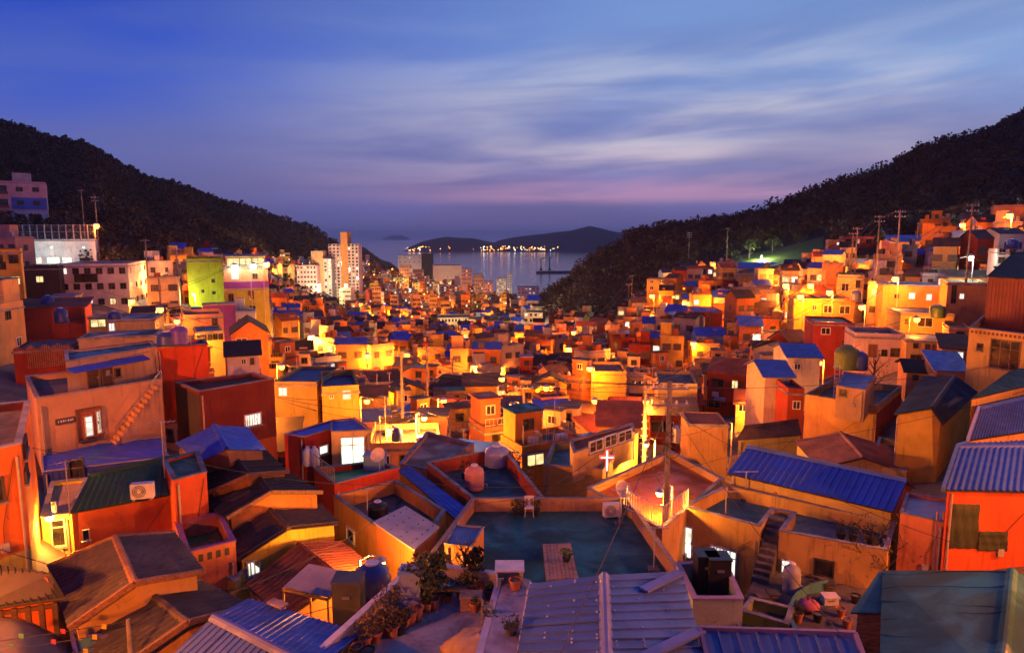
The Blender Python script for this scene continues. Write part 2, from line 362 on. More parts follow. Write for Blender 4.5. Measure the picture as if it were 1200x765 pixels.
fm = (YY > forest_y(S))[:-1, :-1].ravel().astype(int)
tag(np_mesh('ground', vv, 4, idx, [GM, FM], fm), kind='structure').data.polygons.foreach_set('use_smooth', [True] * len(fm))
MB().poly([(-9, -9, -3.4), (9, -9, -3.4), (9, 3, -3.6), (-9, 3, -3.6)]).build('viewpoint_path', CONCD)['kind'] = 'structure'

# water
m, T = newmat('sea_water'); p = pos(T)
wv = T.math('ADD', T.noise(T.mapping(p, scale=(.6, 1, 1)), .05, 4, .6), T.math('MULTIPLY', T.noise(p, .25, 3, .6), .35))
finish(T, (.012, .02, .04), .12, wv, .35, 2.0, spec=.5)
MB().poly([(-24000, 700, SEA), (24000, 700, SEA), (24000, 30000, SEA), (-24000, 30000, SEA)]).build('sea', m)['kind'] = 'structure'

# hills across the bay: crest line traced as bearings and heights, real depth behind it
def far_hill(crest, y0, depth, name='far_hill', c=(.03, .032, .03)):
    xs = np.linspace(crest[0][0], crest[-1][0], 90)
    top = np.interp(xs, [a for a, _ in crest], [b for _, b in crest]); rows = 15; vs = []
    for j in range(rows):
        t = j / (rows - 1); k = math.sin(math.pi * t) ** .8 if 0 < t < 1 else 0
        for x, tp in zip(xs, top):
            wx = x * y0 + math.sin(t * 7 + x * 40) * 40
            vs.append((wx, y0 - depth / 2 + depth * t, SEA - 2 + (tp - SEA) * k * (1 + .05 * math.sin(wx * .013 + t * 9) * (1 - abs(2 * t - 1)))))
    n = len(xs); i = (np.arange(rows - 1)[:, None] * n + np.arange(n - 1)[None]).ravel()
    mt, T = newmat('far_wood'); nn = T.noise(pos(T), .02, 5, .65); finish(T, T.mix(T.maprange(nn, .35, .65), c, tuple(x * .5 for x in c)), .95, nn, .6, 8, spec=.1)
    o = np_mesh(name, np.array(vs), 4, np.stack([i, i + 1, i + n + 1, i + n], 1).ravel(), [mt]); o['kind'] = 'structure'
    o.data.polygons.foreach_set('use_smooth', [True] * len(o.data.polygons)); return o
def cr(pts, Y): return [((px - 600) / 800 * .991, (277 - py) / 800 * Y * 1.0) for px, py in pts]
far_hill(cr([(478, 291), (500, 283), (528, 277), (548, 279), (566, 283), (580, 285)], 6000), 6000, 900)
far_hill(cr([(566, 291), (585, 281), (606, 277), (640, 275), (662, 270), (686, 266), (708, 270), (730, 272), (748, 268), (790, 267), (840, 270), (930, 276), (1010, 292)], 6400), 6400, 1300)
far_hill(cr([(450, 279), (456, 276.4), (463, 275.2), (472, 275.8), (480, 279)], 26000), 26000, 900, 'far_island')
far_hill(cr([(470, 297), (520, 295), (560, 294.5), (600, 294.5), (640, 295), (662, 297)], 5500), 5500, 260, 'far_quay', (.05, .048, .045))

# ------------------------------------------------------------------ woods on the slopes (reads as one mass)
def woods(name, spots, nq, leaf, seed, mt, bark):
    rng = np.random.default_rng(seed); n = len(spots)
    P = np.array([s[:3] for s in spots]); H = np.array([s[3] for s in spots])
    u = rng.normal(size=(n, nq, 3)); u /= np.linalg.norm(u, axis=2, keepdims=True)
    rad = rng.uniform(.25, 1, (n, nq, 1)) ** .6
    c = P[:, None] + u * rad * (H[:, None, None] * np.array([.36, .36, .36])) + np.stack([0 * H, 0 * H, H * .66], 1)[:, None]
    a = rng.normal(size=(n, nq, 3)); a /= np.linalg.norm(a, axis=2, keepdims=True); b = np.cross(a, rng.normal(size=(n, nq, 3))); b /= np.linalg.norm(b, axis=2, keepdims=True)
    s = leaf * rng.uniform(.5, 1.25, (n, nq, 1)) * (H[:, None, None] / 8)
    q = np.stack([c - a * s, c - b * s * .8, c + a * s, c + b * s * .8], 2).reshape(-1, 3)
    t = .035 * H[:, None]; tp = []
    for k in range(3):
        an = 2 * math.pi * k / 3
        tp.append((P + np.stack([t[:, 0] * math.cos(an), t[:, 0] * math.sin(an), -1 + 0 * H], 1), P + np.stack([.4 * t[:, 0] * math.cos(an), .4 * t[:, 0] * math.sin(an), .8 * H], 1)))
    tr = np.concatenate([np.stack([tp[k][0], tp[(k + 1) % 3][0], tp[(k + 1) % 3][1], tp[k][1]], 1).reshape(-1, 3) for k in range(3)])
    vs = np.concatenate([q, tr]); return np_mesh(name, vs, 4, np.arange(len(vs)), [mt, bark], np.concatenate([np.zeros(n * nq, int), np.ones(3 * n, int)]))
BARK = solid((.05, .04, .032), .9)
LEAFF = foliage((.050, .044, .030), (.085, .062, .042)); LEAFG = foliage((.028, .042, .018), (.05, .05, .025))
rng = np.random.default_rng(3)
near, farL = [], []
y = 150.0
while y < 1250:
    step = max(4.4, y * .0098)
    for x in np.arange(-.86 * y, .86 * y, step):
        xx, y2 = x + rng.uniform(-.5, .5) * step, y + rng.uniform(-.5, .5) * step; s = xx / y2
        if y2 < forest_y(s) + rng.uniform(-4, 6): continue
        g = gz(xx, y2)
        if g < SEA + 2 or (.27 < s < .47 and y2 < 246): continue
        if s > -.1 and y2 > 700: continue
        if rng.random() < .10: continue
        # skip slopes that face away from the viewpoint
        if gz(xx * 1.06, y2 * 1.06) / 1.06 < g - 0.03 * y2 and rng.random() < .8: continue
        (near if y2 < 480 else farL).append((xx, y2, g, float(np.clip(rng.lognormal(1.86, .24), 3.6, 10)) * (.86 if .0 < s < .33 else 1.0)))
    y += step * .9
tag(woods('woodland', near, 64, .62, 1, LEAFF, BARK), 'dark winter woodland covering the slopes around the village', 'woodland', kind='stuff')
tag(woods('far_woodland', farL, 26, 1.2, 2, LEAFF, BARK), 'dark woodland on the far mountain slopes above the bay', 'woodland', kind='stuff')

# breakwater in the bay with two cranes
p0, p1 = PZ(628, 318, SEA + 5), PZ(690, 317, SEA + 5)
MB().prism([(p0.x, p0.y - 25, 0), (p1.x, p0.y - 25, 0), (p1.x, p0.y + 25, 0), (p0.x + 15, p0.y + 25, 0)], SEA - 4, SEA + 6).build('breakwater', concrete((.10, .10, .10)))['kind'] = 'structure'
for px, hh in ((634, 42), (644, 46)):
    q = PZ(px, 317, SEA + 6); rt = root('harbour_crane', q, f'{"shorter" if hh == 42 else "taller"} dark harbour crane on the breakwater', 'crane')
    MB().tube(q, q + V((0, 0, hh)), 2.2, 1.4, 6).build('mast', BARK, rt); MB().bar(q + V((-6, 0, hh * .8)), q + V((16, 0, hh * 1.1)), 1.4, 1.4).build('jib', BARK, rt); MB().box(q.x - 4, q.y - 3, q.z, q.x + 4, q.y + 3, q.z + 7).build('cabin', BARK, rt)
# ------------------------------------------------------------------ house building kit
FOOT = []          # footprints already taken (x, y, radius)
class House: pass
def ccw(pts):
    a = sum(pts[i][0] * pts[(i + 1) % len(pts)][1] - pts[(i + 1) % len(pts)][0] * pts[i][1] for i in range(len(pts)))
    return a > 0
def inset(pts, d):
    n = len(pts); out = []
    for i in range(n):
        p, a, b = V((pts[i][0], pts[i][1])), V((pts[i - 1][0], pts[i - 1][1])), V((pts[(i + 1) % n][0], pts[(i + 1) % n][1]))
        e1, e2 = (p - a).normalized(), (b - p).normalized(); n1, n2 = V((-e1.y, e1.x)), V((-e2.y, e2.x))
        m = n1 + n2; m = m / max(.25, m.dot(n1)) if m.length > 1e-4 else n1
        out.append(p + m * d)
    return out
def take(pts):
    cx = sum(p[0] for p in pts) / len(pts); cy_ = sum(p[1] for p in pts) / len(pts)
    FOOT.append(([(p[0], p[1]) for p in pts], cx, cy_))
SEEN = []          # where authored buildings show: columns, rows, distance
def seen(xs, ys, Y_, hpx): SEEN.append((min(xs), max(xs), min(ys), max(ys) + hpx * .6, Y_))
def zlow(pts): return min(gz(p[0], p[1]) for p in pts) - .4
def opening(parent, o, u, n, w, h, kind, B=MB):
    """window or door on a wall: o lower-left corner, u along the wall, n outwards"""
    o, u, n = V(o), V(u), V(n); Zv = V((0, 0, 1)); f = min(.07, w * .12, h * .12)
    fm = {'w': FRAMEW, 'lw': FRAMEW, 'ly': FRAMEW, 'lg': FRAMEW, 'gw': RAILW, 'd': FRAMED, 'ld': FRAMED, 'b': FRAMEB, 'door': FRAMEB, 'wdoor': FRAMEW, 'ldoor': FRAMEW, 'odoor': FRAMEB}[kind]
    gm = {'w': GLASS, 'lw': LITW, 'ly': LITY, 'lg': LITG, 'gw': LITW, 'd': GLASS, 'ld': LITW, 'b': GLASS, 'door': wood((.16, .07, .03)), 'wdoor': solid((.45, .44, .42)), 'ldoor': LITW, 'odoor': wood((.42, .13, .04))}[kind]
    isdoor = kind.endswith('door'); m = B()
    def fb(a, b, c, d, dp=.08): m.obox(o + u * a + Zv * b - n * .02, u * (c - a), n * (dp + .02), Zv * (d - b))
    fb(0, 0, f, h); fb(w - f, 0, w, h); fb(f, h - f, w - f, h); fb(f, 0, w - f, f)
    if not isdoor:
        k = max(1, round(w / .75))
        for i in range(1, k): fb(w * i / k - f * .4, f, w * i / k + f * .4, h - f, .06)
        if h > 1.1: fb(f, h * .68, w - f, h * .68 + f * .7, .05)
    if kind == 'gw':
        for i in range(1, int(w / .16)): fb(i * .16 - .012, f, i * .16 + .012, h - f, .11)
    wd = m.build('door' if isdoor else 'window', fm, parent)
    pn = B().obox(o + u * f + Zv * f - n * .02, u * (w - 2 * f), n * .045, Zv * (h - 2 * f)).build('door_leaf' if isdoor else 'pane', gm, parent); pn.parent = wd; 
    if isdoor:
        hd = B().obox(o + u * (w * .82) + Zv * h * .46 + n * .025, u * .05, n * .07, Zv * .14).build('handle', STEEL, parent); hd.parent = wd
    else:
        sl = B().obox(o - u * .06 - Zv * .07 - n * .02, u * (w + .12), n * .14, Zv * .066).build('sill', CONC, parent); sl.parent = wd
    return wd
def on_wall(h, wi, px0, py0, px1, py1, kind='w'):
    """opening seen between two pixels, set on wall wi of the house"""
    p, q = h.walls[wi]; u = (V((q[0], q[1], 0)) - V((p[0], p[1], 0))); L = u.length; u.normalize(); n = V((u.y, -u.x, 0)); p3 = V((p[0], p[1], 0))
    def at(px, py):
        r = ray(px, py); t = n.dot(p3) / n.dot(r); w_ = r * t; return (w_ - p3).dot(u), w_.z
    cx_, cy_ = (px0 + px1) / 2, (py0 + py1) / 2
    u0, u1 = sorted((at(px0, cy_)[0], at(px1, cy_)[0])); z0, z1 = sorted((at(cx_, py1)[1], at(cx_, py0)[1]))
    u0, u1 = max(.1, u0), min(L - .1, u1)
    if u1 - u0 < .2 or z1 - z0 < .2: return None
    if not isinstance(kind, str):
        m = MB(); nu, nz = 10, 8; m.v = [tuple(p3 + u * (u0 + (u1 - u0) * i / nu) + V((0, 0, z0 + (z1 - z0) * j / nz)) + n * (.05 + .03 * math.sin(i * 1.9 + j * .7) + .02 * math.sin(j * 2.1))) for j in range(nz + 1) for i in range(nu + 1)]
        m.f = [(j * (nu + 1) + i, j * (nu + 1) + i + 1, (j + 1) * (nu + 1) + i + 1, (j + 1) * (nu + 1) + i) for j in range(nz) for i in range(nu)]; return m.build('tarpaulin', kind, h.root, smooth=True)
    return opening(h.root, p3 + u * u0 + V((0, 0, z0)), u, n, u1 - u0, z1 - z0, kind)
def quadpts(q, z):
    return [PZ(a, b, z) if not isinstance(a, V) else a for a, b in q]
def rail(parent, pts, h=.95, gap=.16, mt=None, name='railing', B=MB, r=.018):
    m = B()
    for a, b in zip(pts, pts[1:]):
        a, b = V(a), V(b); L = (b - a).length; n = max(1, int(L / gap))
        for zz in (.12, h): m.bar(a + V((0, 0, zz)), b + V((0, 0, zz)), r * 2, r * 2)
        for i in range(n + 1):
            p = a.lerp(b, i / n); m.tube(p, p + V((0, 0, h)), r * (1.3 if i in (0, n) else .7), n=4)
    return m.build(name, mt or RAILW, parent)
def downpipe(h, zt):
    p, q = h.walls[0]; u = V((q[0] - p[0], q[1] - p[1], 0)); L = u.length; u.normalize(); n = V((u.y, -u.x, 0)); zb = h.root.location.z
    rd = random.Random(int(L * 1000)); x = .16 if rd.random() < .5 else L - .16; o = V((p[0], p[1], 0)) + u * x
    MB().tube(o + n * .07 + V((0, 0, zb)), o + n * .07 + V((0, 0, zt - .05)), .042, n=7).build('downpipe', solid((.36, .30, .26), .5), h.root)
    x = L * rd.uniform(.3, .7); o = V((p[0], p[1], zb + (zt - zb) * .45)) + u * x; m = MB().obox(o - n * .01, u * .22, n * .12, V((0, 0, .3)))
    m.build('meter_box', solid((.34, .33, .32), .5), h.root)
    k = [o + n * .03 + u * .11 + V((0, 0, .3)), o + n * .03 + u * .13 + V((0, 0, .8)), o + n * .03 + u * (L * .9 - x) + V((0, 0, zt - o.z - .12))]
    if k[2].z > k[1].z: MB().path(k, .012, 4).build('cable', WIRE, h.root)
def flat(label, q, z, ph=.5, wall=None, roof=None, base=None, t=.14, cap=None, wins=(), name='house', cat='house', group=None, band=None, sheets=False, side=None):
    """flat-roofed house: q = four corners of the parapet top (near-left, near-right, far-right, far-left)"""
    P = [V((p.x, p.y, 0)) for p in quadpts(q, z)]
    if not ccw(P): P = P[::-1]; P = P[-1:] + P[:-1]; 
    take(P); zb = base if base is not None else zlow(P); zf = z - ph
    NP = len(P); c = sum(P, V((0, 0, 0))) / NP; h = House(); h.root = root(name, (c.x, c.y, zb), label, cat, group); h.z = z
    seen([a for a, b in q], [b for a, b in q], c.y, (z - zb) * 800 / c.y * .9); h.zf = zf; h.P = P
    wm = plaster(wall) if isinstance(wall, tuple) else wall
    if band:
        zs = zb + (zf - zb) * band[0]; MB().prism(P, zb, zs).build('wall', plaster(band[1]), h.root); MB().prism(P, zs, zf).build('upper_wall', wm, h.root)
    else: MB().prism(P, zb, zf).build('wall', wm, h.root)
    I = inset(P, t)
    MB().prism(I, zf - .05, zf + .02, False).build('roof', roof, h.root)
    m = MB()
    for i in range(NP):
        a, b, c_, d_ = P[i], P[(i + 1) % NP], I[(i + 1) % NP], I[i]
        m.prism([a, b, c_, d_], zf, z, False)
    m.build('parapet', wm, h.root)
    O = inset(P, -.03); I2 = inset(P, t + .03); m = MB()
    for i in range(NP): m.prism([O[i], O[(i + 1) % NP], I2[(i + 1) % NP], I2[i]], z + .001, z + .05)
    m.build('coping', cap or CONC, h.root)
    h.walls = [(P[i], P[(i + 1) % NP]) for i in range(NP)]
    if side is not None:
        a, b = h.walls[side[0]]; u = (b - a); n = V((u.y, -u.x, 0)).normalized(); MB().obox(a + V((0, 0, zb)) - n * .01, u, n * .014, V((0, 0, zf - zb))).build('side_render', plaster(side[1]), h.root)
    for w_ in wins: on_wall(h, *w_)
    if c.y < 62: downpipe(h, zf)
    return h
def slope(parent, A, B_, C, D, mt, prof=None, sheet=.95, name='roof_sheet', thick=.05, courses=1):
    """one roof slope A,B eave, C,D ridge; laid in separate profiled sheets"""
    A, B_, C, D = V(A), V(B_), V(C), V(D); N = (B_ - A).cross(D - A).normalized()
    if N.z < 0: N = -N
    if prof is None:
        m = MB(); m.poly([A, B_, C, D] if (B_ - A).cross(D - A).z > 0 else [D, C, B_, A]); lo = [p - N * thick for p in (A, B_, C, D)]
        m.poly(lo[::-1]); S_ = [A, B_, C, D]
        for i in range(4): m.poly([S_[i], lo[i], lo[(i + 1) % 4], S_[(i + 1) % 4]])
        return m.build(name, mt, parent)
    kind, pitch, amp = prof; L = ((B_ - A).length + (C - D).length) / 2; ns = max(1, round(L / sheet)); nr = max(1, round(sheet / pitch))
    if kind == 'rib': cyc = [(0, 0), (.62, 0), (.72, 1), (.9, 1)]
    elif kind == 'seam': cyc = [(0, 0), (.86, 0), (.88, 1), (.98, 1)]
    else: cyc = [(i / 6, .5 - .5 * math.cos(2 * math.pi * i / 6)) for i in range(6)]
    for k in range(ns):
        us = [(k + (j + a) / nr) / ns for j in range(nr) for a, _ in cyc] + [(k + 1) / ns]
        hs = [b for j in range(nr) for _, b in cyc] + [cyc[0][1]]
        for c in range(courses):
            v0, v1 = c / courses, (c + 1) / courses + (.03 if c < courses - 1 else 0); jx = random.uniform(-.01, .012)
            m = MB(); n = len(us); lift = .012 + .014 * (courses > 1)
            for v_, dz in ((v0, lift), (v1, 0.0)):
                for u_, h_ in zip(us, hs):
                    p = A.lerp(B_, u_).lerp(D.lerp(C, u_), v_) + N * (h_ * amp + dz + jx); m.v.append(tuple(p))
            m.f += [(i, i + 1, n + i + 1, n + i) for i in range(n - 1)]
            if (B_ - A).cross(D - A).z < 0: m.f = [f[::-1] for f in m.f]
            m.build(name, mt, parent)
    # deck under the sheets
    m = MB(); lo = [p - N * .03 for p in (A, B_, C, D)]; lo2 = [p - N * (.03 + thick) for p in (A, B_, C, D)]
    if (B_ - A).cross(D - A).z < 0: lo, lo2 = lo[::-1], lo2[::-1]
    m.poly(lo); m.poly(lo2[::-1])
    for i in range(4): m.poly([lo[i], lo2[i], lo2[(i + 1) % 4], lo[(i + 1) % 4]])
    m.build('roof_deck', FRAMED, parent)
def ridge(parent, a, b, mt, w=.32, tiles=False, name='ridge_cap'):
    a, b = V(a), V(b); m = MB()
    if tiles:
        n = max(2, int((b - a).length / .3)); d_ = (b - a) / n
        for i in range(n): MB().tube(a + d_ * i, a + d_ * (i + 1.05), .12, .095, 7).build('ridge_tile', mt, parent)
        return
    d_ = (b - a).normalized(); s_ = d_.cross(V((0, 0, 1))).normalized(); up = s_.cross(d_)
    pr = [(-w / 2, -.09), (-w * .3, .0), (-w * .12, .045), (w * .12, .045), (w * .3, 0), (w / 2, -.09)]
    for e in (a, b): m.v += [tuple(e + s_ * x + up * (z + .05)) for x, z in pr]
    n = len(pr); m.f = [(i, i + 1, n + i + 1, n + i) for i in range(n - 1)]; m.build(name, mt, parent)
def gable(label, R0, R1, zr, E0, E1, ze, wall, roof, other=None, zeb=None, prof=None, sheet=.95, courses=1, base=None, cap=None, tiles=False, oh=.22, wins=(), name='house', cat='house', group=None, gw=None, trim=None):
    """pitched house: ridge R0-R1, near eave E0-E1 (pixels); the other eave mirrored unless given"""
    r0, r1 = PZ(*R0, zr), PZ(*R1, zr); a0, a1 = PZ(*E0, ze), PZ(*E1, ze); zeb = ze if zeb is None else zeb
    if other: b0, b1 = PZ(*other[0], zeb), PZ(*other[1], zeb)
    else: b0, b1 = (V((2 * r.x - a.x, 2 * r.y - a.y, zeb)) for r, a in ((r0, a0), (r1, a1)))
    foot = [a0, a1, b1, b0]; take(foot); zb = base if base is not None else zlow(foot)
    c = sum(foot, V((0, 0, 0))) / 4; h = House(); seen([R0[0], R1[0], E0[0], E1[0]], [R0[1], R1[1], E0[1], E1[1]], c.y, 2.2 * 800 / c.y)
    h.root = root(name, (c.x, c.y, zb), label, cat, group)
    def ins(p, toward, alongt): 
        d1 = V((toward.x - p.x, toward.y - p.y, 0)); L = d1.length; k = min(.35, oh / max(L, .3)); d2 = V((alongt.x - p.x, alongt.y - p.y, 0)); k2 = min(.2, .14 / max(d2.length, .3))
        q = p + d1 * k + d2 * k2; return V((q.x, q.y, p.z + (toward.z - p.z) * k - .09))
    A0, A1, B1, B0 = ins(a0, r0, a1), ins(a1, r1, a0), ins(b1, r1, b0), ins(b0, r0, b1)
    def rin(r, alongt):
        d2 = V((alongt.x - r.x, alongt.y - r.y, 0)); return r + d2 * min(.2, .14 / max(.3, d2.length)) - V((0, 0, .1))
    q0, q1 = rin(r0, r1), rin(r1, r0)
    wm = plaster(wall) if isinstance(wall, tuple) else wall; m = MB()
    def dn(p): return V((p.x, p.y, zb))
    m.poly([dn(A0), dn(A1), A1, A0]); m.poly([dn(A1), dn(B1), B1, q1, A1]); m.poly([dn(B1), dn(B0), B0, B1]); m.poly([dn(B0), dn(A0), A0, q0, B0])
    if not ccw([A0, A1, B1, B0]): m.f = [f[::-1] for f in m.f]
    m.build('wall', wm, h.root)
    slope(h.root, a0, a1, r1, r0, roof, prof, sheet, courses=courses, name='roof_sheet' if prof else 'roof')
    slope(h.root, b0, b1, r1, r0, roof, prof, sheet, courses=courses, name='roof_sheet' if prof else 'roof')
    ridge(h.root, r0, r1, cap or roof, tiles=tiles)
    if trim:
        for a, b in ((a0, r0), (r0, b0), (a1, r1), (r1, b1)): MB().bar(a + V((0, 0, .03)), b + V((0, 0, .03)), .12, .16).build('verge_board', trim, h.root)
    h.walls = [(A0, A1), (A1, B1), (B1, B0), (B0, A0)]
    if not ccw([A0, A1, B1, B0]): h.walls = [(b, a) for a, b in h.walls]
    h.r0, h.r1, h.a0, h.a1, h.b0, h.b1, h.zb = r0, r1, a0, a1, b0, b1, zb
    for w_ in wins: on_wall(h, *w_)
    if c.y < 62: downpipe(h, ze - .15)
    return h
def mono(label, pts, wall, roof, prof=None, sheet=.95, base=None, wins=(), name='house', cat='house', group=None, courses=1, trim=None):
    """single slope; pts = (px, py, z) near-left, near-right, far-right, far-left"""
    p = [PZ(a, b, z) for a, b, z in pts]; take(p); zb = base if base is not None else zlow(p); c = sum(p, V((0, 0, 0))) / 4
    h = House(); h.root = root(name, (c.x, c.y, zb), label, cat, group); I = inset(p, .12); seen([a[0] for a in pts], [a[1] for a in pts], c.y, 2.0 * 800 / c.y)
    tops = [V((i.x, i.y, q.z - .09)) for i, q in zip(I, p)]; wm = plaster(wall) if isinstance(wall, tuple) else wall; m = MB()
    for i in range(4):
        a, b = tops[i], tops[(i + 1) % 4]; m.poly([(a.x, a.y, zb), (b.x, b.y, zb), b, a])
    m.build('wall', wm, h.root); slope(h.root, p[0], p[1], p[2], p[3], roof, prof, sheet, courses=courses, name='roof_sheet' if prof else 'roof')
    if trim: 
        for i in range(4): MB().bar(p[i] + V((0, 0, .02)), p[(i + 1) % 4] + V((0, 0, .02)), .1, .14).build('verge_board', trim, h.root)
    h.walls = [(tops[i], tops[(i + 1) % 4]) for i in range(4)]; h.p = p; h.zb = zb
    for w_ in wins: on_wall(h, *w_)
    return h

# ---- houses in their own frame (front at y=0, depth behind); used for the hillside
WM = {}
def wmesh(w, h, kind):
    k = (round(w, 1), round(h, 1), kind)
    if k in WM: return WM[k]
    w, h = k[0], k[1]; fr = {'w': FRAMEW, 'd': FRAMED, 'lw': FRAMEW, 'ly': FRAMED, 'lg': FRAMEW, 'b': FRAMEB, 'o': FRAMEB}[kind]; pa = {'w': GLASS, 'd': GLASS, 'lw': LITW, 'ly': LITY, 'lg': LITG, 'b': GLASS, 'o': wood((.2, .09, .04))}[kind]
    m = LMB(); f = .08
    for a in ((0, 0, f, h), (w - f, 0, w, h), (f, 0, w - f, f), (f, h - f, w - f, h), (w / 2 - .03, f, w / 2 + .03, h - f)): m.box(a[0] - w / 2, -.07, a[1], a[2] - w / 2, .02, a[3])
    nf = len(m.f); m.box(f - w / 2, -.025, f, w / 2 - f, .02, h - f)
    me = bpy.data.meshes.new('window'); me.from_pydata(m.v, [], m.f); me.materials.append(fr); me.materials.append(pa)
    me.polygons.foreach_set('material_index', [0] * nf + [1] * (len(m.f) - nf)); WM[k] = me; return me
def put_window(parent, x, z, w, h, kind, wall, W, D):
    o = bpy.data.objects.new('door' if kind == 'o' else 'window', wmesh(w, h, kind)); col.objects.link(o); o.parent = parent
    o.location, o.rotation_euler = {0: ((x, 0, z), (0, 0, 0)), 1: ((W / 2, x, z), (0, 0, R(90))), 3: ((-W / 2, x, z), (0, 0, R(-90)))}[wall]
    return o
def B(label, x0, x1, yt, yb, Yd, D=6.0, rot=0, wall=CREAM, roof=None, kind='flat', wins=(), grid=None, ph=.5, name='house', cat='house', group=None, rh=1.3, down=3.0, band=None, sidegrid=None, litp=.1):
    """building whose front shows between columns x0..x1 and rows yt..yb at distance Yd"""
    cx_ = (x0 + x1) / 2; pt, pb = PY(cx_, yt, Yd), PY(cx_, yb, Yd)
    rot = rot * .6 - math.degrees(math.atan2(pb.x, Yd)) * .8; u = V((math.cos(R(rot)), math.sin(R(rot)))); H = pt.z - pb.z
    def edge(px):
        r = ray(px, (yt + yb) / 2); k = r.x / r.y; return (k * Yd - pb.x) / (u.x - k * u.y)
    t0, t1 = edge(x0), edge(x1); W = t1 - t0; pb = V((pb.x + u.x * (t0 + t1) / 2, Yd + u.y * (t0 + t1) / 2, pb.z)); Yc = pb.y; g = gz(pb.x, Yc)
    rt = root(name, (pb.x, Yc, pb.z), label, cat, group, R(rot)); wm = plaster(wall) if isinstance(wall, tuple) else wall; dn = -max(down, pb.z - g + 1.5)
    h = House(); h.root = rt; h.W, h.D, h.H = W, D, H; SEEN.append((x0, x1, yt, yb, Yd))
    a = R(rot); ca, sa = math.cos(a), math.sin(a)
    take([(pb.x + x * ca - y * sa, Yc + x * sa + y * ca) for x, y in ((-W / 2, 0), (W / 2, 0), (W / 2, D), (-W / 2, D))])
    body(h, wm, roof, kind, ph, rh, dn, band)
    if grid:
        c, r_, kd, ww, wh = grid
        for i in range(c):
            for j in range(r_): put_window(rt, W * ((i + .5) / c - .5), H * (j + .32) / r_, ww, wh, random.choice(['lw', 'ly']) if random.random() < litp else kd, 0, W, D)
    if sidegrid:
        wl, c, r_, kd, ww, wh = sidegrid
        for i in range(c):
            for j in range(r_): put_window(rt, D * (i + .5) / c, H * (j + .32) / r_, ww, wh, random.choice(['lw', 'ly']) if random.random() < litp else kd, wl, W, D)
    for fx0, fz0, fx1, fz1, kd in wins:      # fractions of the front
        put_window(rt, W * ((fx0 + fx1) / 2 - .5), H * fz0, W * (fx1 - fx0), H * (fz1 - fz0), kd, 0, W, D)
    return h
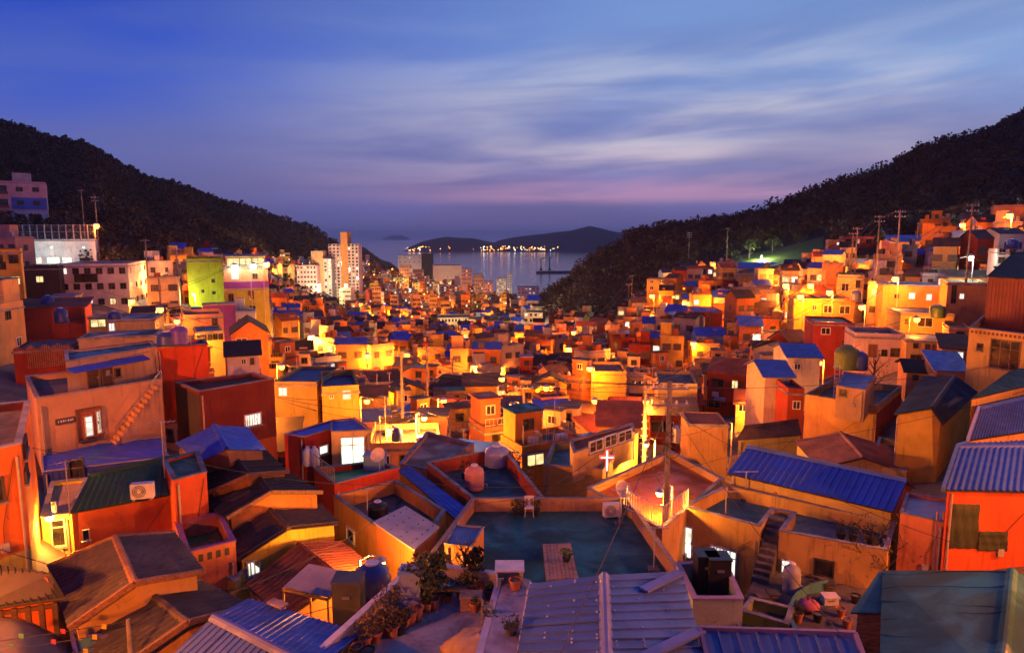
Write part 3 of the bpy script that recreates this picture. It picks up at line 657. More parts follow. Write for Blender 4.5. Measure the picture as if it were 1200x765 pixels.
def body(h, wm, roof, kind, ph, rh, dn, band=None):
    W, D, H, rt = h.W, h.D, h.H, h.root; zr = H - (ph if kind == 'flat' else 0)
    if band: 
        zs = H * band[0]; LMB().box(-W / 2, 0, dn, W / 2, D, zs).build('wall', plaster(band[1]), rt); LMB().box(-W / 2, 0, zs, W / 2, D, zr).build('upper_wall', wm, rt)
    else: LMB().box(-W / 2, 0, dn, W / 2, D, zr).build('wall', wm, rt)
    if kind == 'flat':
        m = LMB(); t = .15
        for b in ((-W / 2, 0, W / 2, t), (-W / 2, D - t, W / 2, D), (-W / 2, t, -W / 2 + t, D - t), (W / 2 - t, t, W / 2, D - t)): m.box(b[0], b[1], zr, b[2], b[3], H)
        m.build('parapet', wm, rt); m = LMB(); e = .09
        for b in ((-W / 2 - e, -e, W / 2 + e, -.002), (-W / 2 - e, D + .002, W / 2 + e, D + e), (-W / 2 - e, 0, -W / 2 - .002, D), (W / 2 + .002, 0, W / 2 + e, D)): m.box(b[0], b[1], zr - .12, b[2], b[3], zr + .06)
        m.build('slab_edge', CONC if wm is not CONC else CONCD, rt); LMB().box(-W / 2 + t, t, zr + .002, W / 2 - t, D - t, zr + .06).build('roof', roof, rt)
    else:
        o = .3; 
        if kind == 'gx':   # ridge along the front
            for s_ in (0, 1):
                y0 = -o if s_ == 0 else D + o; m = LMB(); e, r_ = [(-W / 2 - o, y0, H), (W / 2 + o, y0, H)], [(W / 2 + o, D / 2, H + rh), (-W / 2 - o, D / 2, H + rh)]
                q = [V(p) for p in e + r_]; q = q if s_ == 0 else [q[1], q[0], q[3], q[2]]; m.poly(q); lo = [p - V((0, 0, .1)) for p in q]; m.poly(lo[::-1])
                for i in range(4): m.poly([q[i], lo[i], lo[(i + 1) % 4], q[(i + 1) % 4]])
                m.build('roof', roof, rt)
            k = rh * .93
            for x in (-W / 2, W / 2): LMB().poly([(x, 0, H), (x, D, H), (x, D / 2, H + k)] if x > 0 else [(x, D, H), (x, 0, H), (x, D / 2, H + k)]).build('gable_wall', wm, rt)
        elif kind == 'gy':  # gable end to the front
            for s_ in (-1, 1):
                m = LMB(); q = [V(p) for p in ((s_ * (W / 2 + o), -o, H), (s_ * (W / 2 + o), D + o, H), (0, D + o, H + rh), (0, -o, H + rh))]; q = q if s_ > 0 else q[::-1]; m.poly(q); lo = [p - V((0, 0, .1)) for p in q]; m.poly(lo[::-1])
                for i in range(4): m.poly([q[i], lo[i], lo[(i + 1) % 4], q[(i + 1) % 4]])
                m.build('roof', roof, rt)
            k = rh * .93; LMB().poly([(-W / 2, 0, H), (W / 2, 0, H), (0, 0, H + k)]).build('gable_wall', wm, rt); LMB().poly([(W / 2, D, H), (-W / 2, D, H), (0, D, H + k)]).build('gable_wall', wm, rt)
        else:               # single slope falling to the front
            q = [V(p) for p in ((-W / 2 - o, -o, H), (W / 2 + o, -o, H), (W / 2 + o, D + o, H + rh), (-W / 2 - o, D + o, H + rh))]; m = LMB(); m.poly(q); lo = [p - V((0, 0, .1)) for p in q]; m.poly(lo[::-1])
            for i in range(4): m.poly([q[i], lo[i], lo[(i + 1) % 4], q[(i + 1) % 4]])
            m.build('roof', roof, rt)
            k = rh * .93; m = LMB(); m.poly([(W / 2, 0, H), (W / 2, D, H), (W / 2, D, H + k)]); m.poly([(-W / 2, D, H), (-W / 2, 0, H), (-W / 2, D, H + k)]); m.poly([(W / 2, D, H), (-W / 2, D, H), (-W / 2, D, H + k), (W / 2, D, H + k)]); m.build('gable_wall', wm, rt)

# ---- lamps, poles, wires
SOD = (1.0, .215, .012); COOL = (.85, 1.0, .90); WARM = (1.0, .32, .036)
def lamp(p, label, c=SOD, power=900, pole=True, bulb=.16, glowk=55, arm=(0, -1), base=None, light=True, group='street lamps among the houses', name='street_lamp', rad=.2):
    p = V(p); d_ = V((arm[0], arm[1], 0)).normalized(); pb = p - d_ * .75; zb = gz(pb.x, pb.y) if base is None else base
    rt = root(name, (pb.x, pb.y, min(zb, p.z - .5)), label, 'street lamp', group)
    if pole: MB().tube((pb.x, pb.y, zb - .2), (pb.x, pb.y, p.z + .25), .075, .05, 7).build('pole', GALV, rt)
    else: MB().obox(V((pb.x - .06, pb.y - .06, p.z - .1)), (.12, 0, 0), (0, .12, 0), (0, 0, .45)).build('wall_bracket', GALV, rt)
    MB().path([(pb.x, pb.y, p.z + .2), pb + d_ * .35 + V((0, 0, .36)), p + V((0, 0, .27))], .03, 5).build('arm', GALV, rt)
    MB().lathe(p, [(bulb * 1.35, bulb * .6), (bulb * .8, bulb * 1.1), (bulb * .3, bulb * 1.4)], 9).build('lamp_shade', GALV, rt)
    b = MB().ball(p, bulb, 9, 6).build('bulb', glow(c, glowk), rt)
    if light:
        l = bpy.data.lights.new('lamp_light', 'POINT'); l.energy = power; l.color = c; l.shadow_soft_size = rad
        lo = bpy.data.objects.new('lamp_light', l); col.objects.link(lo); lo.parent = rt; lo.location = p + V((0, 0, -bulb - .14)) - rt.location
    return rt
def pole(px, pyt, Yd, label, arms=2, base=None, tr=False, r=.13):
    t = PY(px, pyt, Yd); zb = gz(t.x, t.y) if base is None else base
    rt = root('utility_pole', (t.x, t.y, zb), label, 'utility pole', 'concrete utility poles of the village')
    MB().tube((t.x, t.y, zb - .3), (t.x, t.y, t.z), r * 1.35, r * .8, 9).build('pole', POLE, rt)
    for k in range(arms):
        z = t.z - .35 - .75 * k; m = MB().bar((t.x - .85, t.y - .12, z), (t.x + .85, t.y - .12, z), .08, .08); m.build('crossarm', STEEL, rt)
        m = MB()
        for x in (-.75, -.3, .3, .75): m.lathe((t.x + x, t.y - .12, z + .04), [(.04, 0), (.06, .05), (.035, .09), (.055, .13), (.03, .18)], 6)
        m.build('insulators', FRAMEW, rt)
    if tr: MB().lathe((t.x + .38, t.y, t.z - 2.9), [(.05, 0), (.2, .04), (.22, .7), (.1, .8)], 10).build('transformer', GALV, rt)
    m = MB()
    for k in range(int((t.z - zb) / .8)):
        z = zb + 2 + k * .5
        if z < t.z - 1.8: m.bar((t.x - .26, t.y, z), (t.x + .26, t.y, z), .02, .02)
    if m.v: m.build('step_irons', STEEL, rt)
    return t
def wire(a, b, label, sag=.6, r=.014, n=12, group='overhead wires'):
    a, b = V(a), V(b); pts = [a.lerp(b, i / n) - V((0, 0, 4 * sag * (i / n) * (1 - i / n))) for i in range(n + 1)]
    o = MB().path(pts, r, 4, cap=False).build('overhead_wire', WIRE); return tag(o, label, 'wire', group)
# ------------------------------------------------------------------ houses below the viewpoint
RIB = ('rib', .30, .035); RIBS = ('rib', .24, .028); WAVE = ('wave', .235, .055); SEAM = ('seam', .42, .045); TILEP = ('wave', .26, .055)
deck = flat('house with a bare concrete roof terrace full of potted plants', [(330, 800), (556, 800), (590, 672), (488, 657)], -10.5, .6, (.52, .42, .36), concrete((.40, .38, .39)), cap=solid((.45, .45, .52), .6))
P = quadpts([(592, 673), (622, 682), (602, 800), (558, 800)], -10.5)
MB().prism(P[::-1] if not ccw(P) else P, -11.3, -10.42).build('roof_ledge', concrete((.34, .34, .40)), deck.root)
MB().tube(PZ(621, 683, -10.36), PZ(604, 790, -10.36), .055, n=7).build('gutter_pipe', solid((.5, .5, .58), .4), deck.root)
WALLPINK = (.50, .34, .32)
h = gable('ribbed lilac-blue metal gable roof house beside the plant terrace', (708, 673), (712, 800), -9.6, (621, 684), (600, 800), -10.2, WALLPINK, PURP, other=((799, 669), (834, 800)), prof=SEAM, sheet=.84, cap=metal_roof((.18, .22, .48), .2))
for (a, b) in (((742, 775), (822, 737)), ((754, 691), (797, 670))):
    MB().bar(PZ(*a, -9.78), PZ(*b, -9.95), .3, .07).build('valley_cap', metal_roof((.18, .22, .48), .2), h.root)
m = MB()
for i in range(46):
    t_, s_ = random.random(), random.choice((-1, 1)); q = (h.b0.lerp(h.b1, t_) if s_ > 0 else h.a0.lerp(h.a1, t_)).lerp(h.r0.lerp(h.r1, t_), random.choice((.3, .62, .9))); m.lathe(q + V((0, 0, .045)), [(.03, 0), (.03, .02), (.008, .035)], 6)
m.build('roof_screws', FRAMEW, h.root)
h = mono('long ribbed blue metal roof running out from the lilac gable roof', [(850, 862, -10.8), (1046, 862, -10.8), (1002, 743, -9.95), (820, 737, -9.95)], WALLPINK, PURP, prof=SEAM, sheet=.84, trim=metal_roof((.34, .22, .30), .2))

c3 = flat('house with a wide dark teal flat roof and a wooden platform on it', [(478, 684), (812, 690), (737, 583), (553, 584)], -12.4, .62, (.34, .19, .12), TEAL, cap=solid((.24, .17, .15), .7))
f5 = flat('yellow house with turquoise flat roof and lit barred windows', [(801, 593), (891, 617), (907, 597), (928, 601), (913, 622), (1040, 645), (1050, 612), (852, 568)], -12.6, .62, (.58, .36, .09), TEALL, base=-16.6, wins=[(0, 799, 616, 812, 653, 'ldoor'), (0, 832, 641, 864, 673, 'gw'), (4, 953, 655, 978, 675, 'd')])
a, b = PZ(893, 618, -12.6), PZ(912, 622, -12.6); c_, d_ = PZ(907, 598, -12.6), PZ(927, 602, -12.6); n = (c_ - a); n.z = 0; n.normalize(); u = b - a; u.z = 0
for k in range(10): MB().obox(V((a.x, a.y, -16.6)) - n * (1.5 - .3 * k), u, n * .3, V((0, 0, 2.2 + .19 * (k + 1)))).build('stair_step', CONCD, f5.root)
on_wall(f5, 4, 915, 655, 926, 681, 'gw')
f6 = gable('low house under a big bright blue ribbed metal roof', (876, 523), (1063, 563), -11.1, (852, 554), (1047, 600), -12.0, (.52, .38, .12), BLUE, prof=RIB, sheet=.9, cap=PURP)
f4 = flat('house with a red roof terrace, white railing and street lamp', [(776, 620), (848, 561), (786, 528), (688, 572)], -12.7, .4, (.60, .36, .12), RFLOOR, base=-16.8, wins=[(1, 806, 548, 819, 562, 'd')])
rail(f4.root, [PZ(731, 596, -12.62), PZ(776, 620, -12.62), PZ(806, 596, -12.62)], 1.0, .17)
REDO = (.55, .10, .03)
f7 = gable('red-orange house with blue ribbed roof and a dark tarpaulin on its wall', (1122, 523), (1235, 522), -9.0, (1105, 574), (1235, 577), -9.8, REDO, BLUE2, prof=WAVE, sheet=1.0, trim=PURP)
on_wall(f7, 0, 1114, 590, 1146, 642, coat((.03, .045, .03), .8))
on_wall(f7, 0, 1146, 622, 1180, 645, coat((.03, .045, .03), .8))
f7b = flat('small peach outhouse with pale grey roof and drain pipes', [(1055, 601), (1109, 613), (1113, 585), (1063, 578)], -11.3, .12, (.58, .20, .08), PALE, t=.06)
for px in (1096, 1103): MB().tube(PZ(px, 606, -11.2) + V((0, -.12, .3)), PZ(px, 606, -11.2) + V((0, -.12, -3.4)), .05, n=7).build('drain_pipe', solid((.5, .30, .2), .5), f7b.root)
tp = gable('lean-to house covered by a big teal tarpaulin roof', (1186, 668), (1172, 800), -10.4, (1034, 668), (1030, 800), -11.2, (.40, .22, .14), coat((.010, .12, .135), .85), base=-15.5)
m = MB()
for k in range(7):
    a = tp.a0.lerp(tp.a1, .05 + k * .15); b = tp.r0.lerp(tp.r1, .05 + k * .15 + random.uniform(-.05, .05)); m.path([a.lerp(b, i / 6) + V((0, random.uniform(-.1, .1), .02)) for i in range(7)], .02, 4)
m.build('tarpaulin_folds', coat((.02, .12, .15), .85), tp.root)
mono('narrow shed with a teal sheet roof and wooden front beside the tarpaulin house', [(997, 717, -11.5), (1054, 719, -11.5), (1056, 669, -11.2), (1030, 669, -11.2)], wood((.30, .20, .13)), metal_roof((.012, .08, .10), .5))
pl = flat('small walled water tank yard with pale tiled front wall', [(812, 702), (871, 702), (850, 656), (792, 660)], -11.9, .75, (.42, .50, .36), CONCD, cap=solid((.30, .22, .30), .7), base=-15.6)
yp = [PZ(a, b, -14.4) for a, b in ((850, 735), (1012, 748), (1046, 688), (893, 664))]
MB().prism(yp if ccw(yp) else yp[::-1], -17.5, -14.4).build('yard_floor', CONCD)['kind'] = 'structure'
o_ = flat('olive garden wall enclosure around the cluttered yard', [(868, 716), (924, 732), (930, 712), (880, 700)], -13.9, .35, (.26, .28, .06), CONCD, base=-17)
# L: left of the terrace
l13 = flat('orange walled house with teal roof and a pale sheet shelter on it', [(487, 650), (522, 598), (463, 562), (391, 581)], -12.7, .7, (.62, .28, .06), TEAL, wins=[(3, 407, 619, 416, 634, 'w')])
p = [PZ(a, b, -12.15) for a, b in ((485, 644), (515, 617), (475, 592), (437, 611))]
slope(l13.root, p[0], p[1], p[2], p[3], metal_roof((.50, .42, .40), .25), name='shelter_roof', thick=.06)
MB().prism(inset(p, .1), -13.5, -12.24).build('shelter_wall', plaster((.60, .22, .06)), l13.root)
m = MB()
for i in range(5):
    for j in range(4): m.lathe(p[0].lerp(p[1], .1 + .2 * i).lerp(p[3].lerp(p[2], .1 + .2 * i), .12 + .25 * j), [(.035, 0), (.035, .03), (.01, .05)], 6)
m.build('roof_screws', FRAMED, l13.root)
l11 = gable('house with an old red tile roof below the pale awning', (350, 637), (402, 678), -12.05, (287, 684), (332, 726), -12.6, (.50, .22, .08), TILE, other=((399, 634), (447, 672)), prof=TILEP, sheet=.8, courses=4, tiles=True, cap=TILE)
l10 = gable('yellow house with a dark brown tile roof and barred window', (316, 597), (338, 619), -11.3, (258, 632), (278, 657), -12.1, (.66, .46, .06), BROWN, other=((376, 590), (397, 613)), prof=TILEP, sheet=.8, courses=3, tiles=True, cap=BROWN)
on_wall(l10, 1, 288, 655, 305, 674, 'gw')
on_wall(l10, 1, 280, 661, 285, 669, 'd')
flat('narrow yellow porch block with a panelled door', [(240, 660), (276, 682), (292, 662), (256, 640)], -12.6, .2, (.62, .44, .10), BROWN, wins=[(0, 247, 665, 262, 700, 'wdoor')])
l12 = gable('house under a bright blue ribbed metal roof below the terrace wall', (250, 722), (372, 784), -10.2, (196, 772), (318, 850), -10.9, (.40, .3, .2), metal_roof((.03, .08, .44), .6), other=((292, 701), (424, 742)), prof=RIBS, sheet=.9, cap=metal_roof((.06, .09, .42), .2))
l9 = gable('grey corrugated sheet roof house with a clay ridge', (135, 630), (158, 684), -9.6, (57, 664), (81, 737), -10.6, (.60, .34, .10), SLATE, other=((205, 625), (240, 670)), zeb=-10.1, prof=WAVE, sheet=.95, courses=3, tiles=True, cap=slate((.34, .18, .09), .3), trim=wood((.30, .15, .07)))
l9b = gable('lower dark corrugated sheet roof house with torn plastic on its edge', (168, 689), (220, 730), -10.3, (84, 739), (124, 796), -11.2, (.50, .28, .12), slate((.055, .052, .056)), other=((236, 682), (296, 711)), zeb=-10.9, prof=WAVE, sheet=.95, courses=2, tiles=True, cap=slate((.12, .09, .08)), trim=wood((.20, .11, .07)))
l7 = gable('red-orange house with a green sheet roof and air conditioner on it', (104, 557), (210, 533), -9.55, (82, 601), (212, 577), -10.4, (.58, .13, .04), metal_roof((.045, .12, .03), .4), prof=RIBS, sheet=.9, cap=GREEN)
on_wall(l7, 0, 91, 620, 105, 633, 'w')
flat('tall red block with a green flat roof joined to the green-roofed house', [(203, 563), (242, 553), (232, 528), (190, 540)], -9.5, .12, (.58, .10, .035), GREEN)
flat('small yellow plastered house beside the glaring alley lamp', [(48, 606), (84, 602), (104, 560), (60, 565)], -10.9, .15, (.66, .50, .14), metal_roof((.35, .25, .12), .3), wins=[(0, 60, 607, 78, 640, 'w')])
bal = flat('dark roof terrace with a purple pierced balustrade', [(218, 648), (276, 634), (258, 600), (205, 612)], -11.3, .7, (.50, .16, .08), GREEN, cap=solid((.30, .10, .22), .7))
m = MB(); a, b = bal.walls[0]; L = (b - a).length; u = (b - a).normalized(); n = V((u.y, -u.x, 0))
for k in range(int(L / .3)): m.obox(a + u * (.1 + .3 * k) + V((0, 0, -11.75)) - n * .01, u * .16, n * .014, V((0, 0, .28)))
m.build('balustrade_openings', FRAMED, bal.root)
l8 = flat('tall orange house above the alley with yellow lower storey', [(-90, 545), (24, 520), (35, 470), (-60, 480)], -6.5, .3, (.60, .16, .03), CONCD, band=(.42, (.50, .42, .08)), wins=[(1, 26, 510, 30, 535, 'd'), (1, 27, 545, 31, 566, 'd'), (0, -20, 560, 5, 590, 'd')])
l14 = mono('red panelled hut with a dark ribbed roof and brown posts', [(-40, 716, -9.9), (77, 700, -9.9), (60, 671, -9.3), (-40, 655, -9.3)], (.55, .13, .03), DARK, prof=RIBS)
a, b = l14.walls[0]; u = (b - a).normalized(); n = V((u.y, -u.x, 0)); L = (b - a).length
for k in range(7): MB().obox(a + u * (L * k / 6 - .06) + V((0, 0, -2.8)) - n * .01, u * .13, n * .09, V((0, 0, 2.75))).build('post', wood((.10, .05, .03)), l14.root)
for z in (-1.2, -.2): MB().obox(a + V((0, 0, z)) - n * .01, b - a, n * .07, V((0, 0, .12))).build('rail', wood((.10, .05, .03)), l14.root)
flat('low orange rendered store under the red panelled hut', [(-40, 800), (62, 766), (50, 738), (-40, 726)], -11.2, .1, (.55, .14, .04), coat((.50, .12, .04), .7))
mono('house with a sloping blue edged roof at the foot of the dark sheet roof', [(98, 812, -11.4), (190, 812, -11.4), (128, 748, -11.0), (84, 742, -11.0)], (.3, .3, .5), metal_roof((.05, .2, .30), .3), trim=metal_roof((.12, .10, .5), .1))
# row behind
gable('house under a folded bright blue tarpaulin gable roof', (251, 498), (266, 526), -9.3, (205, 519), (234, 541), -10.1, (.3, .16, .08), BLUE, other=((290, 500), (312, 527)), cap=BLUE)
gable('black felt gable roof house touching the blue tarpaulin roof', (269, 527), (292, 557), -10.1, (234, 542), (244, 578), -10.8, (.4, .18, .06), DARK, other=((312, 528), (338, 553)), prof=SEAM, trim=wood((.25, .12, .06)))
gable('black gable roof house with a wide orange end wall', (298, 553), (318, 577), -10.5, (232, 585), (266, 608), -11.2, (.62, .28, .07), DARK, other=((336, 551), (378, 577)), prof=SEAM, trim=wood((.28, .15, .08)))
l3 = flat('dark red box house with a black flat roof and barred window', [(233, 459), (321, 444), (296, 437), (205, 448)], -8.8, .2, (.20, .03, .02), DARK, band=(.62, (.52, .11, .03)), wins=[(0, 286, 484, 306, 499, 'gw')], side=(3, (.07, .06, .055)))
l1 = flat('orange two-storey house with an outside stair and ornate glass door', [(42, 467), (190, 444), (186, 424), (30, 441)], -8.2, .35, (.60, .33, .15), CONCD, wins=[(0, 89, 477, 120, 516, 'odoor'), (0, 99, 487, 109, 511, 'lw'), (0, 113, 481, 120, 507, 'lw')])
a, b = l1.walls[0]; u = (b - a).normalized(); n = V((u.y, -u.x, 0)); L = (b - a).length; m = MB(); zb = l1.root.location.z
for k in range(13): m.obox(a + u * (L * .52 + .2 * k) + V((0, 0, zb)), u * .2, n * .85, V((0, 0, -11.3 - zb + .22 * (k + 1))))
m.build('stair', plaster((.50, .28, .14)), l1.root)
m = MB().bar(a + u * (L * .52) + n * .9 + V((0, 0, -10.3)), a + u * (L * .52 + 2.6) + n * .9 + V((0, 0, -7.5)), .05, .06)
for k in range(6): m.bar(a + u * (L * .52 + .52 * k) + n * .9 + V((0, 0, -11.2 + .56 * k)), a + u * (L * .52 + .52 * k) + n * .9 + V((0, 0, -10.3 + .56 * k)), .03, .03)
m.build('handrail', STEEL, l1.root)
sg = MB().obox(a + u * (L * .12) + V((0, 0, -9.75)), u * 1.0, n * .05, V((0, 0, .3))).build('name_board', FRAMED, l1.root)
m = MB()
for k in range(7): m.obox(a + u * (L * .12 + .12 + .11 * k) + n * .05 + V((0, 0, -9.66)), u * (.07 if k % 3 else .04), n * .01, V((0, 0, .12)))
m.build('lettering', FRAMEW, l1.root).parent = sg
l1u = flat('upper orange room with teal roof slab and blue awning', [(77, 424), (184, 406), (178, 399.5), (76, 412)], -6.6, .1, (.60, .36, .17), TEAL, base=-8.6, wins=[(0, 101, 431, 116, 456, 'door'), (0, 118, 430, 132, 452, 'door'), (0, 134, 431, 141, 442, 'b')])
a, b = l1u.walls[0]; u = (b - a).normalized(); n = V((u.y, -u.x, 0)); L = (b - a).length
MB().obox(a + V((0, 0, -7.0)) - n * .01, u * L * .82, n * .6 - V((0, 0, .2)), V((0, 0, .07))).build('awning', BLUE, l1u.root)
flat('bright red windowless house wall beside the upper orange room', [(183, 408), (243, 403), (239, 398), (184, 401)], -6.7, .12, (.60, .07, .02), NAVY, base=-11.5)
l6 = flat('yellow room with a big lit sliding window and blue roof', [(388, 506), (435, 504), (415, 490), (388, 493)], -10.8, .08, (.64, .44, .16), BLUE2, t=.05, wins=[(0, 399, 511, 428, 544, 'lg')])
l6b = flat('dark red wing with a blue sloping roof beside the lit sliding window', [(333, 509), (357, 512), (404, 498), (388, 493)], -10.95, .06, (.30, .03, .02), BLUE, t=.05, wins=[(1, 373, 521, 384, 532, 'lw')])
l6t = flat('red walled terrace with a bright green floor', [(392, 567), (467, 548), (440, 540), (368, 549)], -12.1, .3, (.50, .05, .02), GRNF)
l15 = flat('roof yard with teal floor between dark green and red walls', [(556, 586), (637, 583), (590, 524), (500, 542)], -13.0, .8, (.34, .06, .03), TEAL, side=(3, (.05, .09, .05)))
mono('narrow strip house with a bright blue then pale sheet roof', [(535, 609, -13.4), (554, 601, -13.4), (482, 547, -13.1), (466, 550, -13.1)], (.5, .24, .08), BLUE, prof=RIBS)
flat('orange floored roof terrace with a steel fence under the tall lamp', [(468, 544), (502, 550), (556, 520), (500, 506)], -13.4, .25, (.60, .30, .14), coat((.5, .26, .16), .7))
l16 = flat('yellow lit building with rooftop planters around a walled roof', [(637, 545), (706, 550), (748, 506), (648, 520)], -13.8, .5, (.66, .46, .10), TEALL)
flat('rooftop room with white framed glazing on the yellow building', [(672, 531), (744, 506), (741, 496), (668, 516)], -12.6, .1, (.60, .42, .14), TILE, base=-14.4, wins=[(0, 690, 515, 706, 529, 'w'), (0, 708, 509, 722, 523, 'w'), (0, 724, 504, 740, 517, 'w')])
# right row behind
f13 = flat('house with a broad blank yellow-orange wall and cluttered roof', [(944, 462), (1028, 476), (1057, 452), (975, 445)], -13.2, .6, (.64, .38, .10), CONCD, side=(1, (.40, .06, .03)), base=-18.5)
f9 = gable('house with a patched dark teal roof and bright orange end wall', (1119, 440), (1092, 478), -10.2, (1083, 441), (1048, 485), -10.9, (.66, .38, .06), slate((.04, .075, .085), .3), other=((1146, 460), (1106, 498)), zeb=-11.2, prof=WAVE, sheet=1.1, courses=2)
gable('blue corrugated roof house with a pale verge board', (1147, 478), (1240, 457), -8.9, (1134, 516), (1240, 500), -9.7, (.60, .34, .10), metal_roof((.07, .10, .30), .45), prof=WAVE, sheet=1.0, trim=solid((.40, .38, .45), .5))
f10 = flat('big yellow house with brown shop window and studded parapet', [(1136, 384), (1222, 394), (1230, 371), (1152, 370)], -7.0, .5, (.66, .44, .10), CONCD, wins=[(0, 1160, 398, 1196, 433, 'b'), (0, 1145, 402, 1152, 411, 'd')])
a, b = f10.walls[0]; u = (b - a).normalized(); n = V((u.y, -u.x, 0)); L = (b - a).length
for k in range(16): MB().obox(a + u * (L * .03 + L * .06 * k) + V((0, 0, -7.36)) - n * .01, u * .18, n * .03, V((0, 0, .2))).build('parapet_block', solid((.2, .05, .03)), f10.root)
mono('dark green sloping roof house behind the blue corrugated roof', [(1138, 467, -8.6), (1230, 446, -8.6), (1230, 424, -8.0), (1182, 435, -8.0)], (.60, .38, .08), metal_roof((.02, .06, .03), .4), prof=RIBS)
f12 = gable('tall rust-red sheet clad house with a black gable roof', (1186, 297), (1260, 292), -1.6, (1156, 324), (1260, 330), -3.3, metal_roof((.24, .05, .02), .3), DARK)
a, b = f12.walls[0]; u = (b - a).normalized(); n = V((u.y, -u.x, 0)); L = (b - a).length; m = MB()
for k in range(int(L / .3)): m.obox(a + u * .3 * k + V((0, 0, f12.zb - a.z)) - n * .01, u * .1, n * .04, V((0, 0, a.z - f12.zb - .05)))
m.build('wall_ribs', metal_roof((.24, .05, .02), .3), f12.root)

gable('low house with a rusty orange ribbed roof under the blank wall', (985, 506), (1012, 536), -13.6, (930, 516), (960, 548), -14.4, (.60, .40, .12), slate((.36, .15, .08), .3), prof=RIBS)
flat('yellow yard wall house between the blank wall and the bare bush', [(1020, 545), (1062, 552), (1070, 520), (1030, 512)], -14.2, .4, (.64, .44, .10), CONCD)
gable('brown sheet roof house above the big blue ribbed roof', (872, 500), (935, 492), -14.6, (862, 516), (940, 510), -15.4, (.60, .44, .10), BROWN)

bs = flat('blue sheet metal shed at the foot of the orange stair house', [(50, 553), (196, 536), (192, 512), (48, 526)], -11.2, .06, metal_roof((.03, .06, .40), .4), BLUE, t=.04, name='shed', cat='shed', wins=[(0, 80, 537, 99, 560, 'd')])
a, b = bs.walls[0]; u = (b - a).normalized(); n = V((u.y, -u.x, 0)); L = (b - a).length; m = MB()
for k in range(int(L / .28)): m.obox(a + u * .28 * k + V((0, 0, bs.root.location.z)) - n * .01, u * .1, n * .035, V((0, 0, -11.3 - bs.root.location.z)))
m.build('wall_ribs', metal_roof((.03, .06, .40), .4), bs.root)
# ------------------------------------------------------------------ larger buildings and hillside houses placed one by one
CC = CONCD; TL = TEAL
LIME = (.42, .52, .03)
# left shoulder of the valley
wa = B('white four-storey apartment house with scattered lit windows', 70, 152, 309, 381, 118, D=15, rot=-14, wall=(.62, .52, .46), roof=CC, name='apartment_house', cat='apartment building', grid=(6, 4, 'd', 1.0, 1.1), litp=.25, sidegrid=(1, 4, 4, 'd', .9, 1.0))
put_window(wa.root, -1.2, wa.H * .70, 3.6, 1.5, 'd', 0, wa.W, wa.D)
B('long white hall built into the retaining wall below the fence', -40, 112, 281, 303, 152, D=12, wall=(.70, .70, .68), roof=concrete((.4, .4, .38)), name='hall', cat='hall', wins=[(.50, -.28, .56, .06, 'lw'), (.60, -.28, .70, .06, 'lg'), (.72, -.28, .80, .06, 'lw'), (.86, -.28, .95, .02, 'd')], ph=.2)
pb = B('pink and blue apartment block with white balconies', -34, 55, 212, 262, 200, D=12, rot=6, wall=(.58, .36, .40), roof=CC, name='apartment_block', cat='apartment building', band=(.0, (.5, .5, .5)))
W, H = pb.W, pb.H
for j, c in enumerate(((.55, .54, .54), (.08, .16, .52), (.58, .36, .40))):
    LMB().box(.02 * W, -.05, H * (.02 + j * .32), W / 2, .0, H * (.30 + j * .32)).build('storey_panel', plaster(c), pb.root)
    for x in (.14, .36): put_window(pb.root, W * x, H * (.12 + j * .32), 1.7, 1.3, 'd', 0, W, 12).location.y = -.05
    for s_ in (0, 1):
        x0 = -W / 2 + W * .25 * s_ + .2; LMB().box(x0, -.9, H * (.03 + j * .32), x0 + W * .23, 0, H * (.03 + j * .32) + .15).build('balcony', FRAMEW, pb.root); LMB().box(x0, -.92, H * (.03 + j * .32) + .15, x0 + W * .23, -.84, H * (.03 + j * .32) + .95).build('balcony_front', solid((.16, .05, .05)), pb.root)
        put_window(pb.root, x0 + W * .115, H * (.1 + j * .32), W * .2, 1.9, 'd', 0, W, 12)
LMB().box(W * .05, 3, H, W * .3, 7, H + 2.6).build('lift_house', plaster((.45, .40, .40)), pb.root)
B('orange two-storey house with a balcony at the foot of the white hall', -10, 26, 292, 342, 92, D=8, rot=8, wall=(.58, .34, .06), roof=CC, grid=(2, 2, 'd', 1.1, 1.2), wins=[(.1, .52, .5, .72, 'd')])
B('black walled house with one lit window below the white hall', 27, 70, 312, 345, 112, D=8, rot=-6, wall=(.045, .04, .04), roof=CC, wins=[(.35, .42, .56, .66, 'ly')])
B('small brown cabin with lit end beside the black house', 55, 88, 347, 362, 88, D=5, rot=-8, wall=(.40, .26, .16), roof=NAVY, kind='flat', ph=.1, wins=[(.55, .3, .75, .75, 'lw')])
B('low house with a red tiled strip roof under the white apartment house', 16, 100, 360, 380, 74, D=5, rot=-6, wall=(.40, .07, .04), roof=TILE, kind='sx', rh=.6)
B('house with a rusty slatted roof terrace above the orange house', 16, 84, 408, 432, 56, D=6, rot=-7, wall=DRED, roof=CC, ph=.2)
B('lit glazed rooftop kiosk below the white apartment house', 104, 126, 371, 385, 72, D=3, rot=-8, wall=(.60, .45, .12), roof=NAVY, ph=.1, wins=[(.06, .1, .94, .8, 'ly')])
B('yellow house with teal flat roof and rooftop tank', 126, 182, 374, 394, 70, D=6, rot=-8, wall=(.56, .42, .16), roof=TEAL, ph=.15, wins=[(.02, .1, .16, .85, 'lw')])
B('low cream house with a blue awning beside the yellow house', 92, 182, 394, 404, 58, D=4, rot=-8, wall=(.44, .30, .16), roof=TEAL, ph=.1)
